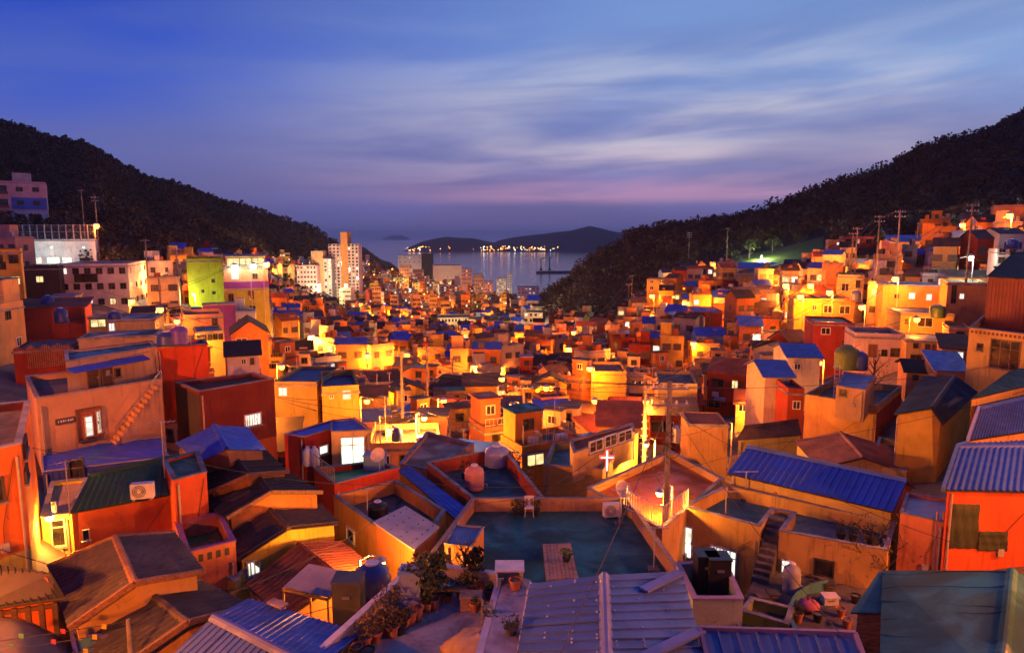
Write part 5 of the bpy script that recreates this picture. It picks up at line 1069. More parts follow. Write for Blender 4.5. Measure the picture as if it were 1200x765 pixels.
# ------------------------------------------------------------------ street lamps (where the photograph shows them)
LM = [  # px, py, colour, power, distance or None (found from the ground), text
 (113, 265, SOD, 1500, 150, 'tall orange lamp beside the white hall'),
 (188, 363, SOD, 1500, 84, 'orange lamp on a post below the white apartment house'),
 (497, 490, WARM, 3000, 50, 'tall bright lamp above the orange floored terrace'),
 (773, 578, WARM, 420, 30.6, 'lamp hanging over the red roof terrace'),
 (757, 521, WARM, 2600, 44, 'lamp beside the yellow building with rooftop planters'),
 (757, 471, SOD, 1900, 66, 'alley lamp in front of the cream house'),
 (892, 472, WARM, 2600, 70, 'bright alley lamp by the yellow walled house'),
 (848, 436, WARM, 2000, 84, 'lamp shining down a narrow stepped alley'),
 (691, 432, SOD, 2300, 97, 'lamp on the corner of the bright yellow wall'),
 (745, 413, WARM, 2600, 120, 'lamp among blue roofs in the middle of the valley'),
 (883, 373, WARM, 3000, 118, 'lamp at the foot of the two-storey orange balcony house'),
 (858, 364, WARM, 2600, 135, 'lamp beside the large plain red house'),
 (921, 335, SOD, 3000, 128, 'lamp above the twin yellow and orange houses'),
 (938, 348, SOD, 1300, 107, 'lamp fixed over the yellow wing'),
 (972, 343, SOD, 1300, 107, 'small lamp over the orange brick house'),
 (950, 335, SOD, 1300, 122, 'small lamp behind the orange brick house'),
 (793, 379, WARM, 3000, 140, 'lamp in a lane of the right-hand slope'),
 (764, 347, SOD, 3000, 175, 'lamp below the yellow balconied house'),
 (739, 369, SOD, 3000, 170, 'lamp at the lower left end of the upper row'),
 (672, 390, SOD, 3000, 175, 'lamp near the edge of the wooded headland'),
 (666, 409, SOD, 3000, 140, 'lamp in the middle of the valley below the headland'),
 (663, 373, COOL, 2600, 240, 'white floodlight at the foot of the wooded headland'),
 (1049, 327, SOD, 2000, 97, 'lamp above the two-storey house with the blue roof'),
 (1183, 253, SOD, 5200, 118, 'big orange corner lamp near the top of the slope'),
 (1137, 302, COOL, 500, 96, 'white lamp low on the utility pole'),
 (1104, 257, COOL, 2400, 172, 'white lamp in the hillside garden'),
 (1029, 335, SOD, 1500, 110, 'lamp beside the scaffolding house'),
 (365, 395, WARM, 2600, 118, 'lamp in front of the dark trees below the lime block'),
 (417, 412, SOD, 2200, 118, 'left lamp of a close trio'), (424, 413, WARM, 2200, 115, 'middle lamp of a close trio'), (431, 417, SOD, 1800, 112, 'right lamp of a close trio'),
 (442, 403, SOD, 2600, 150, 'lamp behind the close trio of lamps'), (477, 416, SOD, 2600, 120, 'lamp on the valley floor next to a tall pole'),
 (527, 407, WARM, 3600, 160, 'bright lamp on the main valley street'), (570, 418, SOD, 2600, 135, 'lamp in the middle of the valley floor'), (556, 430, SOD, 2400, 112, 'lamp among flat roofs on the valley floor'),
 (628, 412, SOD, 2600, 145, 'lamp over a pale house on the valley floor'), (588, 444, SOD, 1500, 95, 'small lamp behind a narrow chimney-like house'), (548, 445, SOD, 1600, 92, 'lamp between stacked orange houses'),
 (539, 386, COOL, 3800, 290, 'white floodlight beside the yellow school'), (555, 381, COOL, 3800, 300, 'second white floodlight beside the yellow school'),
 (275, 313, COOL, 90, 117, 'left floodlight on the roof of the yellow block'), (297, 312, COOL, 90, 117, 'middle floodlight on the roof of the yellow block'), (312, 310, WARM, 120, 117, 'right floodlight on the roof of the yellow block'),
 (1128, 264, SOD, 800, 150, 'small lamp over the green walled house'), (813, 403, SOD, 1500, 112, 'small lamp under the large plain red house'), (800, 372, SOD, 1800, 150, 'lamp on the lane below the brown terraced house'),
 (697, 470, SOD, 1100, 80, 'small lamp over a dark roof in the valley'), (618, 505, SOD, 1800, 54, 'small lamp by the steps below the flat roofs'), (462, 503, SOD, 1500, 50, 'red-orange lamp beside a tall pole'),
 (640, 455, SOD, 1300, 88, 'lamp in an alley between cream houses'), (520, 470, SOD, 1900, 72, 'lamp over a blue shed roof'), (600, 475, SOD, 1900, 68, 'lamp over a blank side wall'), (850, 500, SOD, 900, 56, 'lamp behind the rough brick block'),
 (960, 425, SOD, 1400, 74, 'lamp in the lane between the twin gables and the dark red house'), (1010, 360, SOD, 1300, 96, 'lamp in the gap above the dark red house'), (225, 402, WARM, 700, 72, 'lamp against the small yellow house on the left slope'),
 (312, 470, SOD, 1400, 52, 'lamp in the alley behind the dark red box house'), (430, 470, SOD, 1600, 60, 'lamp over the roofs behind the lit sliding window'), (330, 430, SOD, 1500, 76, 'lamp behind the olive boarded house'), (400, 450, SOD, 1300, 74, 'lamp over the stepped orange house'), (290, 395, SOD, 900, 90, 'lamp over the orange gabled cottage'),
]
LP = []
for px, py, c, pw, Yd, tx in LM:
    p = PY(px, py, Yd); LP.append(p)
    lamp(p, tx, c, pw * (1.2 if 'floodlight' in tx else 3.2), bulb=.19 * max(.9, min(2.8, Yd / 45)), glowk=34, arm=(1 if px < 600 else -1, -.5), base=None, group=None)
# lamps of the alleys just below the viewpoint; two stand outside the picture like the rest of the row
lamp(PY(58, 606, 24.6), 'glaring wall lamp over the alley beside the small yellow house', WARM, 1100, pole=False, arm=(.4, -1), glowk=40, group=None)
lamp(V((-10.8, 10.4, -7.4)), 'alley lamp below the blue ribbed roof', SOD, 6000, group=None)
lamp(V((-4.75, 23.4, -11.72)), 'passage lamp behind the dark blue water tank', WARM, 2400, group=None, arm=(1, .3))
lamp(V((20.5, 17.5, -7.6)), 'alley lamp below the teal tarpaulin roof', SOD, 5200, group=None)
lamp(V((-30, 19, -1.6)), 'road lamp above the tall orange house', SOD, 26000, group=None)
lamp(V((31.0, 18.0, -1.6)), 'road lamp above the red-orange house', SOD, 22000, group=None)
lamp(V((-16.8, 15.2, -7.2)), 'alley lamp at the side of the red panelled hut', SOD, 2600, group=None)
ra = random.Random(12); nl = 0
for x, y_, g in ra.sample([c for c in cand if 58 < c[1] < 260], 600):
    p = V((x + ra.uniform(-2, 2), y_ - 3.4, g + ra.uniform(4.6, 6.2)))
    if nl >= 110 or any((p - q).length < 11 for q in LP) or abs(x / y_) > .74: continue
    LP.append(p); nl += 1; tx = region(x, y_)
    lamp(p, f'{"yellow" if nl % 3 == 0 else "orange"} alley lamp on a post {tx}', WARM if nl % 3 == 0 else SOD, ra.uniform(1900, 4200), bulb=.18 * max(.9, min(2.8, y_ / 47)), glowk=34, arm=(ra.choice((-1, 1)), -.6), group=f'alley lamps {tx}')
# lamps further down the valley: far too many to follow, one mass of small lamps, with bare lights added at random among them
rl = random.Random(5); V0, F0 = MB(), 0; mbs = {0: MB(), 1: MB(), 2: MB()}
for x, y_, g in [c for c in cand if c[1] > 120]:
    if rl.random() < (.11 if y_ < 400 else .22):
        k = rl.choices((0, 1, 2), (8, 3, 1))[0]; r = .0015 * y_ * rl.uniform(.4, 1.0)
        mbs[k].ball((x + rl.uniform(-3, 3), y_ - 4.5, g + rl.uniform(4.5, 8)), min(r, 1.1), 6, 4)
    if rl.random() < (.045 if y_ < 420 else .03):
        l = bpy.data.lights.new('far_bare_light', 'POINT'); l.energy = rl.uniform(4500, 10000) * (1 if y_ < 300 else 2.6); l.color = rl.choice((SOD, SOD, SOD, WARM)); l.shadow_soft_size = .4
        lo = bpy.data.objects.new('far_bare_light', l); col.objects.link(lo); lo.location = (x + rl.uniform(-3, 3), y_ - 4.8, g + 6.5)
for k, (c, s) in enumerate(((SOD, 14), (WARM, 14), (COOL, 9))): tag(mbs[k].build('far_lamps', glow(c, s, False)), ['far orange street lamps of the lower town', 'far yellow street lamps of the lower town', 'far white lamps of the lower town'][k], 'lamps', kind='stuff')
# quay lamps across the bay
mq = [MB(), MB()]
for k in range(95):
    px = rl.choice((rl.uniform(468, 505), rl.uniform(560, 625), rl.uniform(560, 625), rl.uniform(500, 655), rl.uniform(625, 655))); p = PY(px, rl.uniform(288.5, 293.5), 5360); mq[rl.random() < .22].ball(p, rl.uniform(1.6, 4.2), 6, 4)
tag(mq[0].build('quay_lamps', glow((1, .36, .06), 7)), 'row of orange lamps on the quay across the bay', 'lamps', kind='stuff'); tag(mq[1].build('quay_lamps', glow(COOL, 6)), 'scattered white lamps on the quay across the bay', 'lamps', kind='stuff')

# bare lights added to brighten the tower blocks and harbour buildings, without lamp bodies
for px, py, Yd, pw in ((395, 372, 425, 60000), (375, 366, 415, 36000), (352, 356, 400, 32000), (525, 336, 1060, 80000), (480, 325, 1190, 70000), (596, 348, 1020, 60000), (470, 345, 780, 50000), (488, 350, 735, 40000), (533, 398, 312, 16000), (625, 396, 286, 12000)):
    l = bpy.data.lights.new('far_bare_light', 'POINT'); l.energy = pw; l.color = (1, .66, .36); l.shadow_soft_size = .6
    lo = bpy.data.objects.new('far_bare_light', l); col.objects.link(lo); lo.location = PY(px, py, Yd); lo.location.z = max(lo.location.z, gz(lo.location.x, Yd) + 11)
lamp(PY(226, 345, 119.5), 'floodlight at the foot of the lime green block', (1, .95, .55), 1500, glowk=20, group=None)
lamp(PY(186, 322, 132), 'white lamp over the lit road beside the lime green block', (1, .92, .7), 800, glowk=20, group=None)
lamp(PY(893, 300, 226), 'white floodlight over the grass bank above the blue roofs', (.9, 1, .6), 9000, glowk=14, group=None)
lamp(PY(735, 352, 215), 'white lamp at the lower end of the wooded headland', COOL, 1500, glowk=14, group=None)

for px in (20, 60, 98): lamp(PY(px, 290, 150.2), f'added white strip lamp on the wall of the white hall, {["by the orange house", "over the black house", "at the fence end"][(20, 60, 98).index(px)]}', COOL, 500, pole=False, glowk=6, group=None)  # strip lamps added to brighten the front of the hall
# ------------------------------------------------------------------ things on roofs, terraces and in yards
PLAST = solid((.035, .06, .22), .35); TERRA = solid((.42, .15, .06), .7); BLACKP = solid((.02, .02, .022), .4)
def water_tank(p, r, h, label, mt=PLAST, lid=FRAMEW, group=None):
    p = V(p); rt = root('water_tank', p, label, 'water tank', group)
    pr = [(r * .94, 0)]
    for k in range(5): pr += [(r, h * (.06 + .15 * k)), (r * .95, h * (.12 + .15 * k))]
    MB().lathe(p, pr + [(r * .9, h * .84), (r * .5, h * .96), (r * .3, h)], 16).build('tank', mt, rt, smooth=True)
    MB().lathe(p + V((0, 0, h)), [(r * .36, 0), (r * .36, .05), (r * .3, .08)], 14).build('lid', lid, rt)
    MB().path([p + V((r, 0, h * .2)), p + V((r + .15, 0, h * .2)), p + V((r + .15, 0, 0))], .025, 5).build('pipe', GALV, rt)
def box_tank(p, w, d_, h, label, mt=BLACKP, group=None):
    p = V(p); rt = root('storage_box', p, label, 'box', group); MB().box(p.x - w / 2, p.y - d_ / 2, p.z, p.x + w / 2, p.y + d_ / 2, p.z + h).build('body', mt, rt)
    MB().box(p.x - w / 2 - .03, p.y - d_ / 2 - .03, p.z + h, p.x + w / 2 + .03, p.y + d_ / 2 + .03, p.z + h + .06).build('lid', mt, rt)
    MB().box(p.x - .12, p.y - d_ / 2 - .05, p.z + h * .7, p.x + .12, p.y - d_ / 2, p.z + h * .76).build('handle', STEEL, rt)
def aircon(p, label, rz=0.0, s=1.0):
    rt = root('air_conditioner', p, label, 'air conditioner', None, rz); m = LMB().box(-.42 * s, -.16 * s, .08, .42 * s, .16 * s, .08 + .62 * s); m.build('case', FRAMEW, rt)
    LMB().box(-.36 * s, -.19 * s, 0, -.26 * s, .19 * s, .08).build('foot', STEEL, rt); LMB().box(.26 * s, -.19 * s, 0, .36 * s, .19 * s, .08).build('foot', STEEL, rt)
    m = LMB(); n = 14
    for rr in (.24, .17, .1): m.path([(-.1 * s + rr * s * math.cos(2 * math.pi * i / n), -.175 * s, .08 + .31 * s + rr * s * math.sin(2 * math.pi * i / n)) for i in range(n + 1)], .012 * s, 4)
    m.build('fan_grille', FRAMED, rt)
def dish(p, label, h=1.2, az=.4, r=.42):
    p = V(p); rt = root('satellite_dish', p, label, 'satellite dish'); MB().tube(p, p + V((0, 0, h)), .03, n=6).build('mast', GALV, rt)
    d_ = V((math.sin(az) * .8, -math.cos(az) * .8, .6)).normalized(); a = d_.cross(V((0, 0, 1))).normalized(); b = a.cross(d_); c = p + V((0, 0, h)) + d_ * .08; m = MB(); rings = []
    for j in range(5):
        rr = r * (j + .15) / 4.15; k = len(m.v); m.v += [tuple(c + (a * math.cos(t) + b * math.sin(t)) * rr + d_ * (rr * rr * .9)) for t in (2 * math.pi * i / 16 for i in range(16))]; rings.append(k)
    for k0, k1 in zip(rings, rings[1:]): m.f += [(k0 + i, k0 + (i + 1) % 16, k1 + (i + 1) % 16, k1 + i) for i in range(16)]
    m.build('reflector', solid((.55, .45, .38), .5), rt, smooth=True); MB().path([c - b * r + d_ * .1, c + d_ * .5], .012, 4).build('feed_arm', GALV, rt); MB().ball(c + d_ * .5, .05, 6, 4).build('receiver', FRAMEW, rt)
def antenna(p, h, label, az=.0, group='rooftop television aerials'):
    p = V(p); rt = root('aerial', p, label, 'aerial', group); MB().tube(p, p + V((0, 0, h)), .022, n=5).build('mast', GALV, rt)
    u = V((math.cos(az), math.sin(az), 0)); v_ = V((-u.y, u.x, 0)); t = p + V((0, 0, h - .05)); m = MB().tube(t - u * .5, t + u * .5, .012, n=4)
    for k in range(6): m.tube(t - u * .5 + u * .2 * k - v_ * .28, t - u * .5 + u * .2 * k + v_ * .28, .007, n=4)
    m.build('rods', GALV, rt)
def line_post(p, h, label, w=.5):
    p = V(p); rt = root('clothes_post', p, label, 'clothes post', 'clothes line posts'); MB().tube(p, p + V((0, 0, h)), .03, n=6).build('post', GALV, rt); MB().tube(p + V((-w, 0, h)), p + V((w, 0, h)), .022, n=6).build('crossbar', GALV, rt)
    MB().box(p.x - .2, p.y - .2, p.z, p.x + .2, p.y + .2, p.z + .12).build('base', CONCD, rt)
def leaf_clump(m, c, rx, rz, n, size, rnd):
    for _ in range(n):
        d_ = V((rnd.gauss(0, 1), rnd.gauss(0, 1), rnd.gauss(0, 1))).normalized() * rnd.uniform(.35, 1) ** .6; q = c + V((d_.x * rx, d_.y * rx, d_.z * rz))
        a = V((rnd.gauss(0, 1), rnd.gauss(0, 1), rnd.gauss(0, .7))).normalized(); b = a.cross(V((rnd.gauss(0, 1), rnd.gauss(0, 1), rnd.gauss(0, 1)))).normalized(); s_ = size * rnd.uniform(.6, 1.3)
        m.poly([q - a * s_, q - b * s_ * .42, q + a * s_, q + b * s_ * .42])
LG = foliage((.05, .075, .022), (.09, .10, .03)); LD = foliage((.022, .035, .014), (.04, .05, .02)); LDRY = foliage((.20, .13, .05), (.12, .09, .03))
def pot_plant(p, r, h, label, ph=.5, leaves=LG, n=60, mt=TERRA, lr=None, two=False, group='potted plants on the concrete terrace'):
    p = V(p); rt = root('potted_plant', p, label, 'potted plant', group); rd = random.Random(int(p.x * 1000 + p.y * 77))
    MB().lathe(p, [(r * .68, 0), (r * .95, h * .86), (r * 1.08, h * .86), (r * 1.1, h), (r * .94, h), (r * .9, h * .88), (.02, h * .88)], 14).build('pot', mt, rt, smooth=False)
    MB().lathe(p + V((0, 0, h * .885)), [(r * .88, 0), (r * .4, .01), (.01, .012)], 10).build('soil', CONCD, rt)
    if n:
        lr = lr or r * 1.5; m = MB()
        for k in range(5): t = rd.uniform(0, 6.28); m.path([p + V((0, 0, h * .85)), p + V((math.cos(t) * lr * .4, math.sin(t) * lr * .4, h + ph * .6)), p + V((math.cos(t) * lr * .7, math.sin(t) * lr * .7, h + ph))], .012, 4, .005)
        m.build('stems', BARK, rt); m = MB(); leaf_clump(m, p + V((0, 0, h + ph * .62)), lr, ph * .55, int(n * 1.6), .06, rd); m.build('foliage', leaves, rt)
def tree(p, H, label, crown=LD, n=420, rx=.36, leaf=.30, group=None, bare=False, name='tree', cat='tree', z0=.38):
    p = V(p); rt = root(name, p, label, cat, group); rd = random.Random(int(p.x * 91 + p.y * 13)); m = MB(); top = p + V((rd.uniform(-.2, .2), rd.uniform(-.2, .2), H * .72))
    m.path([p - V((0, 0, .3)), p.lerp(top, .5) + V((rd.uniform(-.1, .1), 0, 0)), top], H * .028 + .03, 7, H * .01); tips = []
    for k in range(9):
        t = .3 + .07 * k; q = p.lerp(top, t); an = k * 2.4 + rd.uniform(-.3, .3); L_ = H * rx * (1.1 - t * .5); e = q + V((math.cos(an) * L_, math.sin(an) * L_, H * .16 + L_ * .3)); m.path([q, q.lerp(e, .5) + V((0, 0, -.05 * L_)), e], H * .012 + .012, 5, .008); tips.append(e)
        if bare:
            for j in range(6):
                e2 = q.lerp(e, rd.uniform(.35, 1)); e3 = e2 + V((rd.gauss(0, .4), rd.gauss(0, .4), rd.uniform(.2, .8))) * H * .16; m.path([e2, e3], .012, 4, .004)
                for _ in range(3): m.path([e2.lerp(e3, rd.random()), e3 + V((rd.gauss(0, .3), rd.gauss(0, .3), rd.uniform(0, .4))) * H * .1], .007, 3, .003)
    m.build('trunk', BARK, rt)
    if n:
        m = MB()
        for e in tips + [top + V((0, 0, H * .08))]: leaf_clump(m, e, H * rx * .55, H * rx * .42, n // 10, leaf, rd)
        m.build('crown', crown, rt)

# terrace with pots ------------------------------------------------------
ZD = deck.zf + .02
POTS = [(481, 731, .20, .42, 0, 'empty double-stacked clay pot'), (490, 727, .16, .45, 0, 'tall narrow clay pot'), (500, 717, .15, .3, .35, 'clay pot with a low dark plant'), (509, 714, .17, .36, 0, 'clay pot against the wall'), (499, 702, .16, .5, 0, 'tall clay pot under the big shrub'), (507, 703, .2, .3, .4, 'clay pot with a bushy plant by the bench'), (475, 736, .15, .34, .35, 'small clay pot with leaves beside the double pot'), (468, 742, .2, .3, .5, 'black pot with a brown leafy plant'), (460, 745, .2, .34, .6, 'pot with a tall reddish shrub by the white wall'), (450, 742, .2, .3, .75, 'pot with a dry yellow-flowered shrub'), (440, 751, .2, .3, .7, 'pot with a dry twiggy shrub by the white wall'), (428, 758, .18, .3, .6, 'low pot with brown leaves at the wall corner'), (432, 772, .17, .3, 0, 'open black pot with pale rim'), (418, 768, .17, .3, 0, 'second open pot with pale rim'), (455, 726, .18, .3, .8, 'pot with a tall yellow-leaved shrub'), (540, 700, .18, .35, .4, 'pot with glossy dark leaves by the crate'), (552, 694, .18, .3, .6, 'pot with feathery dark plant'), (563, 692, .13, .32, 0, 'slim clay pot on the right'), (574, 700, .2, .3, .25, 'wide pale-rimmed pot on the right'), (556, 716, .15, .3, .2, 'pot in front of the crate'), (571, 726, .14, .28, .3, 'pot with orange dry flowers'), (578, 744, .2, .3, .5, 'pot with a low dark bush near the mound'), (585, 757, .17, .3, 0, 'open pale-rimmed pot near the mound'), (581, 771, .17, .3, 0, 'second open pale-rimmed pot near the mound'), (525, 705, .14, .24, .3, 'small dark pot beside the bench'), (516, 704, .14, .26, 0, 'dented can under the bench')]
for i, (px, py, r, h_, ph, tx) in enumerate(POTS):
    yl = 'yellow' in tx or 'dry' in tx or 'brown' in tx or 'red' in tx
    pot_plant(PZ(px, py, ZD), r, h_, f'{tx} on the concrete terrace', ph * .75, LDRY if yl else LG, 90 if ph > .45 else (50 if ph else 0), BLACKP if ('black' in tx or 'dark bush' in tx) else TERRA, lr=ph * .6 if ph else None)
pot_plant(PZ(604, 690, -10.41), .19, .32, 'orange clay pot on the terrace ledge beside the white box', .0, n=0, group=None)
pot_plant(PZ(599, 742, -10.41), .19, .2, 'wide pot with trailing leaves on the terrace ledge', .25, LG, 40, CONCD, group=None)
tree(PZ(494, 712, ZD), 1.75, 'big glossy-leaved shrub in the corner of the terrace', LG, 520, .34, .11, name='shrub', cat='shrub')
tree(PZ(556, 690, ZD), 1.5, 'slim feathery conifer shrub at the terrace wall', LD, 420, .16, .09, name='shrub', cat='shrub')
tree(PZ(540, 684, ZD), 1.8, 'thin bare sapling at the terrace wall', LD, 0, .2, bare=True, name='shrub', cat='shrub')
p = PZ(598, 682, -10.41); bx = root('kennel_box', p, 'white wooden box with an open front on the terrace ledge', 'box')
MB().box(p.x - .42, p.y - .3, p.z, p.x - .38, p.y + .3, p.z + .5).box(p.x + .34, p.y - .3, p.z, p.x + .38, p.y + .3, p.z + .5).box(p.x - .38, p.y + .26, p.z, p.x + .34, p.y + .3, p.z + .5).build('side_boards', FRAMEW, bx)
MB().box(p.x - .46, p.y - .34, p.z + .5, p.x + .42, p.y + .34, p.z + .55).build('lid', FRAMEW, bx)
p = PZ(560, 764, ZD); rd = random.Random(4); m = MB(); prof = [(.95, 0), (.92, .18), (.78, .36), (.5, .5), (.2, .56), (.02, .57)]
m.lathe(p, prof, 18); m.v = [(p.x + (x - p.x) * (1.0 + .12 * math.sin(i * 1.7)), p.y + (y_ - p.y) * .75 * (1.0 + .1 * math.sin(i * 2.3)), z + .03 * math.sin(i * 1.1)) for i, (x, y_, z) in enumerate(m.v)]
mo = root('covered_heap', p, 'rounded beige covered heap on the terrace floor', 'heap'); m.build('cover', concrete((.42, .30, .18)), mo, smooth=True); MB().box(p.x - 1.0, p.y - .72, p.z, p.x + .8, p.y - .62, p.z + .1).build('weight_plank', wood((.2, .14, .1)), mo)
p = PZ(520, 704, ZD); bn = root('bench', p, 'low wooden bench with bowls on the terrace', 'bench')
MB().box(p.x - .7, p.y - .2, p.z + .42, p.x + .7, p.y + .22, p.z + .47).build('top', wood((.25, .14, .08)), bn)
for sx in (-.6, .6):
    for sy in (-.14, .16): MB().box(p.x + sx - .03, p.y + sy - .03, p.z, p.x + sx + .03, p.y + sy + .03, p.z + .42).build('leg', wood((.2, .11, .06)), bn)
b0 = root('bowl', p + V((.1, 0, .47)), 'black bowl on the wooden bench', 'bowl'); MB().lathe(p + V((.1, 0, .47)), [(.12, 0), (.26, .12), (.28, .13), (.24, .11), (.02, .03)], 14).build('body', BLACKP, b0); MB().lathe(p + V((.1, 0, .52)), [(.15, 0), (.05, .12), (.01, .13)], 9).build('cloth', FRAMEW, b0)
box_tank(PZ(552, 712, ZD), .62, .4, .4, 'printed cardboard crate among the pots on the terrace', wood((.42, .26, .16)))
p = PZ(571, 742, ZD); ld = root('step_ladder', p, 'grey wooden step stool among the pots', 'stool')
for sx in (-.16, .16): MB().bar(p + V((sx, -.15, 0)), p + V((sx * .8, .05, 1.0)), .05, .05).build('stile', wood((.3, .28, .25)), ld)
for k in range(3): MB().box(p.x - .16, p.y - .14 + .06 * k, p.z + .25 + .26 * k, p.x + .16, p.y - .02 + .06 * k, p.z + .29 + .26 * k).build('tread', wood((.3, .28, .25)), ld)
p = PZ(484, 712, ZD); MBq = root('wall_column', p, 'pale blue plastered end block of the terrace wall', 'wall block'); MB().box(p.x - .35, p.y - .2, p.z, p.x + .25, p.y + .35, p.z + 1.15).build('block', plaster((.30, .36, .52)), MBq); MB().box(p.x - .4, p.y - .25, p.z + 1.15, p.x + .3, p.y + .4, p.z + 1.22).build('coping', solid((.2, .32, .6)), MBq)
# teal roof -----------------------------------------------------------------
ZT = c3.zf + .02
p = [PZ(a, b, ZT + .35) for a, b in ((640, 679), (678, 676), (669, 636), (636, 637))]; c = sum(p, V((0, 0, 0))) / 4; pf = root('low_platform', (c.x, c.y, ZT), 'low square wooden sitting platform on the teal roof', 'platform')
NB = 8
for k in range(NB):
    q = [p[0].lerp(p[1], k / NB), p[0].lerp(p[1], (k + .93) / NB), p[3].lerp(p[2], (k + .93) / NB), p[3].lerp(p[2], k / NB)]; MB().prism(q, ZT + .29, ZT + .35 + random.uniform(-.006, .006)).build('plank', wood((.42, .24, .16)), pf)
MB().prism(inset(p, .06), ZT + .12, ZT + .288).build('frame', wood((.30, .16, .10)), pf)
for q in inset(p, .12): MB().box(q.x - .05, q.y - .05, ZT, q.x + .05, q.y + .05, ZT + .12).build('leg', wood((.30, .16, .10)), pf)
pot_plant(PZ(664, 657, ZT + .36), .16, .16, 'leafy green potted plant on the wooden platform', .3, foliage((.05, .12, .04), (.10, .18, .06)), 110, BLACKP, lr=.3, group=None)
aircon(PZ(717, 606, ZT), 'air conditioner on the teal roof beside the aerial mast', .1, 1.0)
dish(PZ(727, 606, ZT), 'satellite dish in the far corner of the teal roof', 1.3, .5, .42)
line_post(PZ(766, 668, ZT), 1.75, 'steel clothes post near the right wall of the teal roof', .55)
line_post(PZ(726, 614, ZT), 1.6, 'steel clothes post with a concrete foot by the satellite dish', .4)
p = PZ(620, 604, ZT); ch = root('plastic_chair', p, 'white plastic chair against the back wall of the teal roof', 'chair')
MB().box(p.x - .22, p.y - .22, p.z + .42, p.x + .22, p.y + .22, p.z + .46).build('seat', FRAMEW, ch); m = MB().box(p.x - .22, p.y + .19, p.z + .46, p.x - .17, p.y + .23, p.z + .9).box(p.x + .17, p.y + .19, p.z + .46, p.x + .22, p.y + .23, p.z + .9).box(p.x - .17, p.y + .19, p.z + .78, p.x + .17, p.y + .23, p.z + .9).box(p.x - .06, p.y + .19, p.z + .46, p.x + .06, p.y + .23, p.z + .78); m.build('backrest', FRAMEW, ch)
for sx in (-.2, .2):
    for sy in (-.2, .2): MB().tube((p.x + sx, p.y + sy, p.z), (p.x + sx * .9, p.y + sy * .9, p.z + .43), .02, n=5).build('leg', FRAMEW, ch)
for px, tx in ((604, 'left of the white chair'), (612, 'just beside the white chair'), (629, 'right of the white chair')):
    pot_plant(PZ(px, 603, ZT), .16, .3, f'black pot with dark leaves {tx}', .4, LD, 60, BLACKP, group=None)
sh = flat('little shed with a lilac metal roof on the corner of the teal roof', [(521, 637), (552, 641), (567, 618), (534, 615)], ZT + 1.15, .05, (.52, .22, .08), PURP, base=ZT, t=.03, name='shed', cat='shed')
for r_ in range(7):
    for c in range(4):
        p0 = PZ(541 + c * 5.5 + (r_ % 2) * 1.5, 660 - 0 * r_, ZT) + V((0, 0, .115 * r_)); MB().box(p0.x - .09, p0.y - .12, p0.z, p0.x + .085, p0.y + .1, p0.z + .105).build('brick', plaster((.42, .12, .07)), sh.root)
# blue roof, tank, awning ---------------------------------------------------------
water_tank(PZ(437, 708, -12.0), .62, 1.42, 'dark blue round water tank with a white lid below the terrace wall', PLAST)
box_tank(PZ(410, 733, -11.9), .85, .7, 1.55, 'dark grey storage box beside the blue water tank', solid((.06, .065, .06), .5))
p = [PZ(a, b, z) for a, b, z in ((332, 687, -11.35), (384, 699, -11.35), (411, 670, -10.9), (362, 660, -10.9))]; c = sum(p, V((0, 0, 0))) / 4; aw = root('awning', (c.x, c.y, -12.4), 'pale flat awning sheet on a yellow frame above the red tile roof', 'awning')
slope(aw.root if hasattr(aw, 'root') else aw, p[0], p[1], p[2], p[3], metal_roof((.34, .32, .36), .5, .5), name='sheet', thick=.04)
for q in p: MB().tube((q.x, q.y, -12.9), (q.x, q.y, q.z - .04), .035, n=6).build('post', solid((.5, .30, .05), .5), aw)
for i in range(4): MB().bar(p[i] - V((0, 0, .1)), p[(i + 1) % 4] - V((0, 0, .1)), .05, .08).build('frame_bar', solid((.55, .34, .05), .5), aw)
p = [PZ(a, b, -10.62) for a, b in ((312, 704), (329, 711), (338, 705), (321, 699))]; tag(MB().prism(p if ccw(p) else p[::-1], -10.7, -10.64).build('loose_board', wood((.42, .30, .24))), 'loose pale board lying on the blue ribbed roof', 'board')
# alley left ------------------------------------------------------------------------
aircon(PZ(168, 585, -10.05), 'air conditioner standing on the green sheet roof', .25, .95)
antenna(PZ(193, 560, -9.8), 2.4, 'television aerial above the green sheet roof', .3)
antenna(PZ(82, 606, -10.4), 2.2, 'television aerial over the small yellow house', .8)
p = PZ(145, 790, -11.2); 
q = pole(150, 725, p.y, 'thin post carrying flagged cords below the dark sheet roof', 0, base=p.z, r=.06)
for k, (e, z) in enumerate(((-.2, 0), (-.1, -.25), (-.02, -.6))):
    b_ = V((-17.5, p.y - 1.5, q.z + z - .2)); wire(q + V((0, 0, z - .05)), b_, f'{["upper", "middle", "lower"][k]} cord tied to the thin post with small pennants', .15, .012, group=None)
    for j in range(3):
        c = (q + V((0, 0, z - .05))).lerp(b_, .08 + .12 * j + .03 * k); tag(MB().poly([c, c + V((.13, 0, 0)), c + V((.12, 0, -.14)), c + V((.0, 0, -.13))]).build('pennant', solid([(.6, .45, .05), (.5, .08, .1), (.1, .3, .2)][j], .6)), f'{["yellow", "red", "green"][j]} pennant on the {["upper", "middle", "lower"][k]} cord', 'pennant')
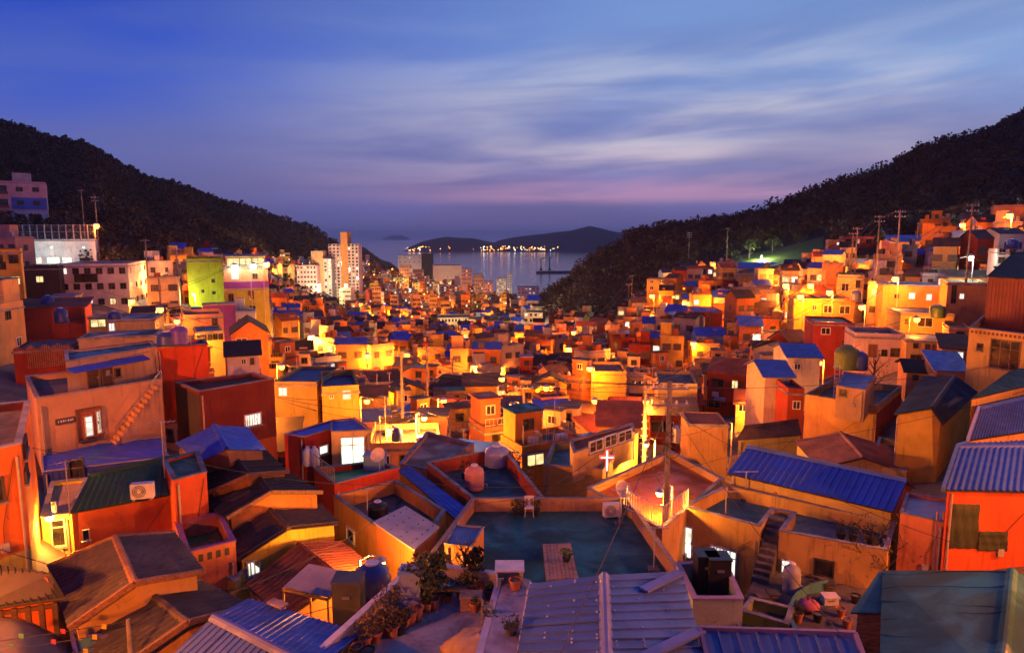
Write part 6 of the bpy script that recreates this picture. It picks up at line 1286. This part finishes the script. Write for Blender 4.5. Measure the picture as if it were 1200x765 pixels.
# rooftop objects elsewhere --------------------------------------------------------
dish(PZ(445, 556, -12.3), 'orange-lit satellite dish on the green floored terrace', 1.0, -.3, .4)
box_tank(PZ(440, 549, -12.35), 1.1, .8, .8, 'lilac storage chest on the green floored terrace', PURP)
for k, px in enumerate((361, 369)): water_tank(PZ(px, 545, -12.4), .28, 1.0, ['slim white gas bottle by the dark red wing', 'second slim white gas bottle by the dark red wing'][k], FRAMEW)
rail(l6t.root, [PZ(368, 549, -12.1), PZ(392, 567, -12.1)], .8, .2, STEEL)
antenna(PZ(431, 610, -13.3), 1.6, 'small T-shaped aerial on the teal roof of the orange house', .2)
water_tank(PZ(443, 604, -13.38), .5, .7, 'dark covered tank on the teal roof of the orange house', BLACKP)
water_tank(PZ(582, 545, -13.75), .75, 1.2, 'big silver-blue tank in the corner of the walled roof yard', solid((.20, .24, .42), .3))
water_tank(PZ(556, 572, -13.75), .55, 1.3, 'pink covered tank in the walled roof yard', solid((.5, .22, .2), .6))
for px, py, tx in ((545, 560, 'left'), (605, 548, 'far'), (618, 566, 'right')): pot_plant(PZ(px, py, -13.76), .25, .35, f'dark bushy pot plant on the {tx} side of the walled roof yard', .6, LD, 80, BLACKP, lr=.4, group=None)
for px, py, h_ in ((873, 586, 1.5), (850, 604, 1.2)): line_post(PZ(px, py, -13.2), h_, f'{"tall" if h_ > 1.3 else "short"} clothes post on the turquoise roof', .6)
for k, px in enumerate((909, 919)): water_tank(PZ(px, 592, -13.2), .2, .85, ['rusty gas bottle by the orange back wall', 'second rusty gas bottle by the orange back wall'][k], solid((.35, .12, .05), .5))
for k, px in enumerate((985, 999, 1018)): pot_plant(PZ(px, 632 + k * 2, -13.2), .2, .35, ['black pot with thin grass on the turquoise roof', 'black pot with a low bush on the turquoise roof', 'large black pot near the corner of the turquoise roof'][k], .5, LD, 40, BLACKP, group=None)
for k, (px, py) in enumerate(((826, 690), (840, 694))): box_tank(PZ(px, py, -12.64), .75, .7, 1.35, ['black plastic tank at the back of the walled tank yard', 'black plastic tank at the front of the walled tank yard'][k], BLACKP)
water_tank(PZ(927, 692, -14.4), .36, 1.15, 'grey upright tank in the cluttered yard', solid((.3, .31, .32), .5))
cw = [PZ(a, b, -13.95) for a, b in ((968, 680), (948, 684), (932, 694), (924, 708), (924, 722), (930, 738), (940, 752))]; m = MB()
for a, b in zip(cw, cw[1:]): m.prism([a, b, b + V((.2, .12, 0)), a + V((.14, .1, 0))], -15, -13.95)
tag(m.build('curved_wall', plaster((.08, .26, .30))), 'curved turquoise garden wall around the yard', 'garden wall')
p = PZ(947, 716, -14.4); bg = root('covered_bundle', p, 'round bundle wrapped in pink cloth in the yard', 'bundle'); MB().ball(p + V((0, 0, .24)), .42, 12, 7, .62).build('cloth', solid((.36, .09, .14), .7), bg, smooth=True); MB().lathe(p + V((0, 0, .48)), [(.08, 0), (.04, .08), (.07, .13)], 7).build('knot', solid((.3, .07, .12), .7), bg)
for k, (px, py, w_) in enumerate(((972, 706, .7), (970, 690, .6), (905, 702, .5), (893, 706, .5))): box_tank(PZ(px, py, -14.4), w_ * .8, .4, .28, ['white wash basin box in the yard', 'grey crate behind the wash basin', 'dark crock tub by the stair', 'round-edged tub by the garden enclosure'][k], FRAMEW if k == 0 else CONCD)
for k, (px, py, tx) in enumerate(((958, 728, 'empty black flower pot by the curved wall'), (985, 722, 'clay jar in the middle of the yard'), (1002, 706, 'dark clay jar under the yellow wall'), (992, 735, 'low pot near the ribbed blue roof'), (935, 728, 'shrubby pot plant inside the curved wall'))): pot_plant(PZ(px, py, -14.4), .18, .34, tx, .3 if 'shrub' in tx else 0, LG, 60 if 'shrub' in tx else 0, BLACKP if 'black' in tx or 'dark' in tx else TERRA, group=None)
# right
ladder = root('ladder', PZ(978, 470, -13.6), 'steel ladder leaning on the roof room above the blank wall', 'ladder'); p = ladder.location.copy()
for s_ in (-.2, .2): MB().bar(p + V((s_, -.2, 0)), p + V((s_ + .5, .9, 3.0)), .05, .04).build('rail', GALV, ladder)
for k in range(9): MB().bar(p + V((-.2, -.2, 0)) + V((.5, 1.1, 3.0)) * ((k + .5) / 9), p + V((.2, -.2, 0)) + V((.5, 1.1, 3.0)) * ((k + .5) / 9), .03, .03).build('rung', GALV, ladder)
flat('roof room with lilac sheet roof above the blank yellow-orange wall', [(980, 452), (1014, 457), (1026, 440), (990, 436)], -11.4, .08, (.58, .36, .14), PURP, base=-13.9, wins=[(0, 984, 456, 992, 464, 'd')])
water_tank(PZ(992, 432, -11.4), 1.05, 2.0, 'big green water tank above the blank yellow-orange wall', solid((.10, .16, .03), .5), solid((.10, .16, .03)))
water_tank(PZ(1006, 433, -11.4), .75, 1.6, 'dark blue water tank beside the green tank', PLAST)
tree(PZ(1022, 466, -13.7), 4.6, 'bare rusty shrub growing on the roof above the blank wall', LDRY, 60, .22, .1, bare=True, name='shrub', cat='shrub')
tree(V((15.2, 27.0, gz(15.2, 27.0))), 4.2, 'bare twiggy bush beside the blue ribbed roof', LDRY, 120, .34, .08, bare=True, name='shrub', cat='shrub')
for px, py, Yd, r_, h_, tx in ((57, 364, 76, .65, 1.7, 'dark blue upright tank on the red strip roof'), (72, 378, 70, .65, 1.5, 'large navy tank over the slatted terrace'), (135, 378, 71, .65, 1.2, 'round navy tank on the yellow house'), (197, 404, 41, .6, .8, 'blue tank on the bright red house'), (211, 403, 41, .5, 1.1, 'purple tank on the bright red house'), (40, 366, 78, .7, 1.2, 'blue barrel tank left of the upright tank'), (1186, 292, 97, .8, 1.4, 'blue tank on the white two-storey house'), (1003, 352, 108, .8, 1.6, 'dark blue tank beside the orange brick house'), (1098, 372, 84, .9, 1.6, 'green tank on the olive house')):
    water_tank(PY(px, py, Yd), r_, h_, tx, solid((.12, .06, .30), .4) if 'purple' in tx else (solid((.05, .12, .05), .4) if 'green' in tx else PLAST))
# neon cross
p = PY(711, 552, 38); cr_ = root('neon_cross', p, 'red neon church cross on a thin mast', 'cross'); NEON = glow((1, .05, .04), 2.6); MB().tube(p - V((0, 0, 2.5)), p, .05, n=6).build('mast', GALV, cr_)
MB().box(p.x - .09, p.y - .05, p.z, p.x + .09, p.y + .05, p.z + 1.3).build('upright', NEON, cr_); MB().box(p.x - .42, p.y - .055, p.z + .76, p.x + .42, p.y + .055, p.z + .94).build('crossbar', NEON, cr_)
NEW_ = glow((1, .7, .66), 3.0); MB().box(p.x - .035, p.y - .075, p.z + .06, p.x + .035, p.y - .056, p.z + 1.24).build('upright_tube', NEW_, cr_); MB().box(p.x - .36, p.y - .095, p.z + .82, p.x + .36, p.y - .078, p.z + .88).build('crossbar_tube', NEW_, cr_)
# railings and fences of the left shoulder
p0, p1 = PY(-40, 281, 151), PY(112, 281, 151); fc = root('fence', p0, 'tall wire fence along the top of the white hall', 'fence')
N_ = 18
for k in range(N_ + 1): q = p0.lerp(p1, k / N_); MB().box(q.x - .08, q.y - .08, q.z - .2, q.x + .08, q.y + .08, q.z + 3.3).build('post', GALV, fc)
for z in (.15, 1.7, 3.2): MB().bar(p0 + V((0, 0, z)), p1 + V((0, 0, z)), .07, .07).build('rail', GALV, fc)
m = MB()
for k in range(150): q = p0.lerp(p1, k / 150); m.bar(q + V((0, 0, .15)), q + V((0, 0, 3.2)), .015, .015)
m.build('wire_mesh', GALV, fc)
a, b = PY(18, 432, 55.6), PY(84, 426, 55.6); fs = root('slat_fence', a, 'rusty orange slatted fence on the dark red house', 'fence')
for k in range(26): q = a.lerp(b, k / 26); MB().box(q.x - .03, q.y, q.z - .1, q.x + .06, q.y + .03, q.z + 1.7 + .12 * math.sin(k)).build('slat', wood((.45, .18, .06)), fs)
for z in (.2, 1.4): MB().bar(a + V((0, .06, z)), b + V((0, .06, z)), .05, .06).build('rail', wood((.3, .12, .05)), fs)
# trees told apart
for k, (px, py, Yd, H_) in enumerate(((352, 352, 360, 9), (360, 356, 350, 10), (368, 362, 345, 9), (376, 366, 342, 10), (384, 372, 338, 9), (392, 375, 334, 9), (400, 378, 330, 10), (408, 381, 328, 8), (346, 362, 330, 9), (372, 376, 318, 9), (388, 384, 312, 8), (336, 350, 380, 9))):
    q = PY(px, py, Yd); tree((q.x, q.y, gz(q.x, q.y)), H_ + max(0, min(10, q.z - gz(q.x, q.y))), 'dark evergreen on the planted slope below the apartment towers', LD, 300, .32, .55, group='evergreens below the apartment towers')
for k, (px, py, Yd, H_, tx) in enumerate(((352, 432, 82, 5.5, 'dark bushy tree behind the lamp on the left slope'), (345, 446, 74, 4.5, 'low dark tree above the olive boarded house'), (360, 420, 92, 5, 'dark tree beside the lamp on the left slope'), (45, 262, 190, 6, 'bare tree in front of the pink and blue block'), (166, 300, 150, 8, 'dark tree at the bend of the lit road'), (152, 292, 158, 9, 'tall dark tree behind the white apartment house'), (1120, 262, 165, 6, 'floodlit leafy tree in the hillside garden'), (1092, 268, 170, 4, 'small floodlit tree left of the garden lamp'), (878, 300, 232, 7, 'floodlit tree at the left end of the grass bank'), (905, 298, 234, 6, 'floodlit tree in the middle of the grass bank'), (858, 304, 228, 6, 'palm-like floodlit tree above the blue roofs'), (935, 300, 232, 5, 'small tree at the right end of the grass bank'))):
    q = PY(px, py, Yd); tree((q.x, q.y, min(q.z, gz(q.x, q.y)) if k < 6 else gz(q.x, q.y)), H_, tx, LG if 'floodlit' in tx else LD, 420 if 'bare' not in tx else 0, .38, .02 * H_ + .1, bare='bare' in tx)
gs = np.array([[(px_, t) for px_ in np.linspace(826, 962, 28)] for t in np.linspace(212, 240, 8)]).reshape(-1, 2); gx = (gs[:, 0] - 600) / 800 * gs[:, 1]; gv = np.stack([gx, gs[:, 1], ground(gx, gs[:, 1]) + .25], 1)
gi = (np.arange(7)[:, None] * 28 + np.arange(27)[None]).ravel(); go = np_mesh('grass_bank', gv, 4, np.stack([gi, gi + 1, gi + 29, gi + 28], 1).ravel(), [foliage((.12, .17, .03), (.08, .12, .03))]); go['kind'] = 'structure'
# poles and wires ----------------------------------------------------------------
PO = [(785, 446, 30.2, 'big concrete utility pole in front of the red terrace', 2, True), (470, 412, 57, 'tall orange-lit utility pole beside the lit sliding window', 1, False), (614, 450, 60, 'utility pole near the steps in mid valley', 1, False), (1140, 238, 94, 'tall utility pole above the white lamp', 2, True), (1055, 246, 108, 'leaning utility pole behind the blue-roofed orange house', 2, False), (1031, 252, 114, 'utility pole beside the scaffolding house', 2, False), (1005, 266, 120, 'utility pole left of the scaffolding house', 1, True), (1000, 272, 122, 'slim utility pole beside its neighbour by the scaffolding house', 1, False), (808, 272, 240, 'tall steel mast above the upper row of houses', 3, False), (853, 267, 238, 'utility pole at the grass bank', 1, False), (95, 222, 168, 'utility pole behind the wire fence', 1, False), (111, 230, 162, 'utility pole beside the tall orange lamp', 2, False), (170, 280, 128, 'steel post above the white apartment house', 1, False), (206, 290, 118, 'utility pole beside the lime green block', 2, True), (186, 326, 96, 'thin post above the yellow house on the left slope', 0, False), (757, 444, 46, 'utility pole carrying the lamp by the yellow building', 1, False), (741, 322, 200, 'left one of the paired poles below the wood', 1, False), (737, 332, 198, 'right one of the paired poles below the wood', 1, False), (693, 358, 230, 'post at the edge of the wooded headland', 0, False), (1076, 262, 150, 'lamp post behind the long cream house', 0, False), (500, 405, 80, 'utility pole in the valley behind the bright tall lamp', 2, False), (530, 420, 95, 'thin utility pole among the valley roofs', 1, False), (690, 380, 130, 'thin pole above the bright yellow wall', 1, False), (832, 360, 130, 'pole near the large plain red house', 1, False), (930, 372, 100, 'pole below the yellow lit wing', 1, False)]
PT = [pole(px, py, Yd, tx, arms, tr=tr) for px, py, Yd, tx, arms, tr in PO]
def wp(i, k=0, dz=-.2): return PT[i] + V((.6 * k, 0, dz))
WI = [(0, 1), (0, 15), (15, 2), (0, 5), (15, 24), (3, 4), (4, 5), (5, 6), (3, 24), (13, 12), (13, 14), (10, 11), (1, 20), (20, 21), (2, 20), (2, 22), (22, 23), (23, 24), (8, 9), (16, 22), (15, 22), (1, 2), (6, 23)]
SN = ['red terrace pole', 'lit window pole', 'steps pole', 'white lamp pole', 'leaning pole', 'scaffolding pole', 'pole left of the scaffolding', 'slim pole', 'steel mast', 'grass bank pole', 'fence pole', 'tall orange lamp pole', 'apartment house post', 'lime block pole', 'thin left slope post', 'yellow building pole', 'left paired pole', 'right paired pole', 'headland post', 'cream house post', 'valley pole', 'thin valley pole', 'yellow wall pole', 'plain red house pole', 'yellow wing pole']
for i, j in WI:
    for k in (-1, 1): wire(wp(i, k), wp(j, k), f'twin overhead wire from the {SN[i]} to the {SN[j]}', .012 * (PT[i] - PT[j]).length + .2, .015 + .00010 * max(PT[i].y, PT[j].y), group=f'twin wires from the {SN[i]} to the {SN[j]}')
WT = [((196, 534, 24), (500, 566, 30), 'pale wire sagging over the black gable roofs'), ((500, 566, 30), (737, 556, 33), 'pale wire crossing above the walled roof yard'), ((-10, 512, 26), (196, 534, 24), 'pale wire over the green sheet roof'), ((560, 590, 30), (900, 520, 40), 'dark wire over the red terrace'), ((900, 520, 40), (1210, 455, 38), 'dark wire over the teal patched roof'), ((785, 455, 30.2), (1210, 420, 45), 'dark wire rising to the big yellow house'), ((785, 465, 30.2), (560, 620, 22), 'dark wire down to the shed on the teal roof'), ((785, 470, 30.2), (640, 800, 12), 'dark wire falling towards the lilac roof'), ((785, 475, 30.2), (1000, 760, 15), 'dark wire falling over the tank yard'), ((785, 480, 30.2), (1130, 640, 24), 'dark wire falling towards the red-orange house'), ((120, 740, 17), (440, 610, 26), 'dark wire over the tile roofs'), ((-10, 640, 19), (300, 690, 22), 'dark wire above the grey corrugated roof'), ((250, 740, 17), (560, 640, 24), 'dark wire above the pale awning'), ((785, 462, 30.2), (470, 430, 57), 'dark wire crossing the valley roofs'), ((1137, 300, 94), (1040, 318, 104), 'pale wire beside the white lamp')]
for a, b, tx in WT: wire(PY(*a), PY(*b), tx, .012 * abs(a[0] - b[0]) / 12 + .15, .013, group=None)
for i, k in ((0, 0),):
    q = PT[0]; 
    for j in range(3):
        n_ = 22; pts = [q + V((.16 + .32 * math.cos(2 * math.pi * t / n_) * (1 + .1 * j), -.15, -2.2 - .5 * j + .36 * math.sin(2 * math.pi * t / n_))) for t in range(n_ + 1)]
        tag(MB().path(pts, .018, 4, cap=False).build('cable_coil', WIRE), ['upper coil of spare cable on the big concrete pole', 'middle coil of spare cable on the big concrete pole', 'lower coil of spare cable on the big concrete pole'][j], 'cable coil')
# tanks on the flat village roofs
rk = random.Random(9)
for x, y_, z, W, D, rz, room in FLATS[:110]:
    if rk.random() < .45: continue
    c = rk.choice((('blue', PLAST), ('blue', PLAST), ('yellow', solid((.45, .30, .05), .5)), ('grey', solid((.3, .3, .32), .5)))); u_ = W * rk.uniform(-.28, .28); v_ = -D * rk.uniform(.1, .3)
    water_tank((x + u_ * math.cos(rz) - v_ * math.sin(rz), y_ + u_ * math.sin(rz) + v_ * math.cos(rz), z), rk.uniform(.3, .5), rk.uniform(.9, 1.4), f'{c[0]} water tank on a flat roof {region(x, y_)}', c[1], group=f'{c[0]} water tanks on flat roofs {region(x, y_)}')

for x, y_, z, W, D, rz, room in FLATS[:120]:
    if rk.random() < .35: continue
    u_ = W * rk.uniform(-.4, .4); v_ = D * rk.uniform(.0, .4); antenna((x + u_ * math.cos(rz) - v_ * math.sin(rz), y_ + u_ * math.sin(rz) + v_ * math.cos(rz), z), rk.uniform(1.8, 3.6), f'thin television aerial on a flat roof {region(x, y_)}', rk.uniform(0, 3), group=f'aerials on flat roofs {region(x, y_)}')
near_ = [p for p in LP if p.y < 190]
for i, p in enumerate(near_):
    for q in sorted(near_, key=lambda q: (p - q).length)[1:4]:
        if (p.x, p.y) < (q.x, q.y): tx = region(p.x, p.y); wire(p + V((0, 0, .5)), q + V((0, 0, .5)), f'dark cable strung between alley lamps {tx}', .018 * (p - q).length + .2, .014 + .00012 * p.y, 8, group=f'cables between alley lamps {tx}')

# ------------------------------------------------------------------ evening haze over village and bay
m = bpy.data.materials.new('haze'); m.use_nodes = True; m.node_tree.nodes.clear(); T = NT(m.node_tree)
pv = T.add('ShaderNodeVolumePrincipled'); pv.inputs['Color'].default_value = (.86, .88, .95, 1); pv.inputs['Density'].default_value = 4.5e-5; pv.inputs['Anisotropy'].default_value = .2
T.l.new(pv.outputs[0], T.add('ShaderNodeOutputMaterial').inputs['Volume'])
hz = MB().box(-25000, -60, SEA - 20, 25000, 31000, 190).build('haze', m); tag(hz, 'thin evening haze over the village and the bay', 'haze', kind='stuff')
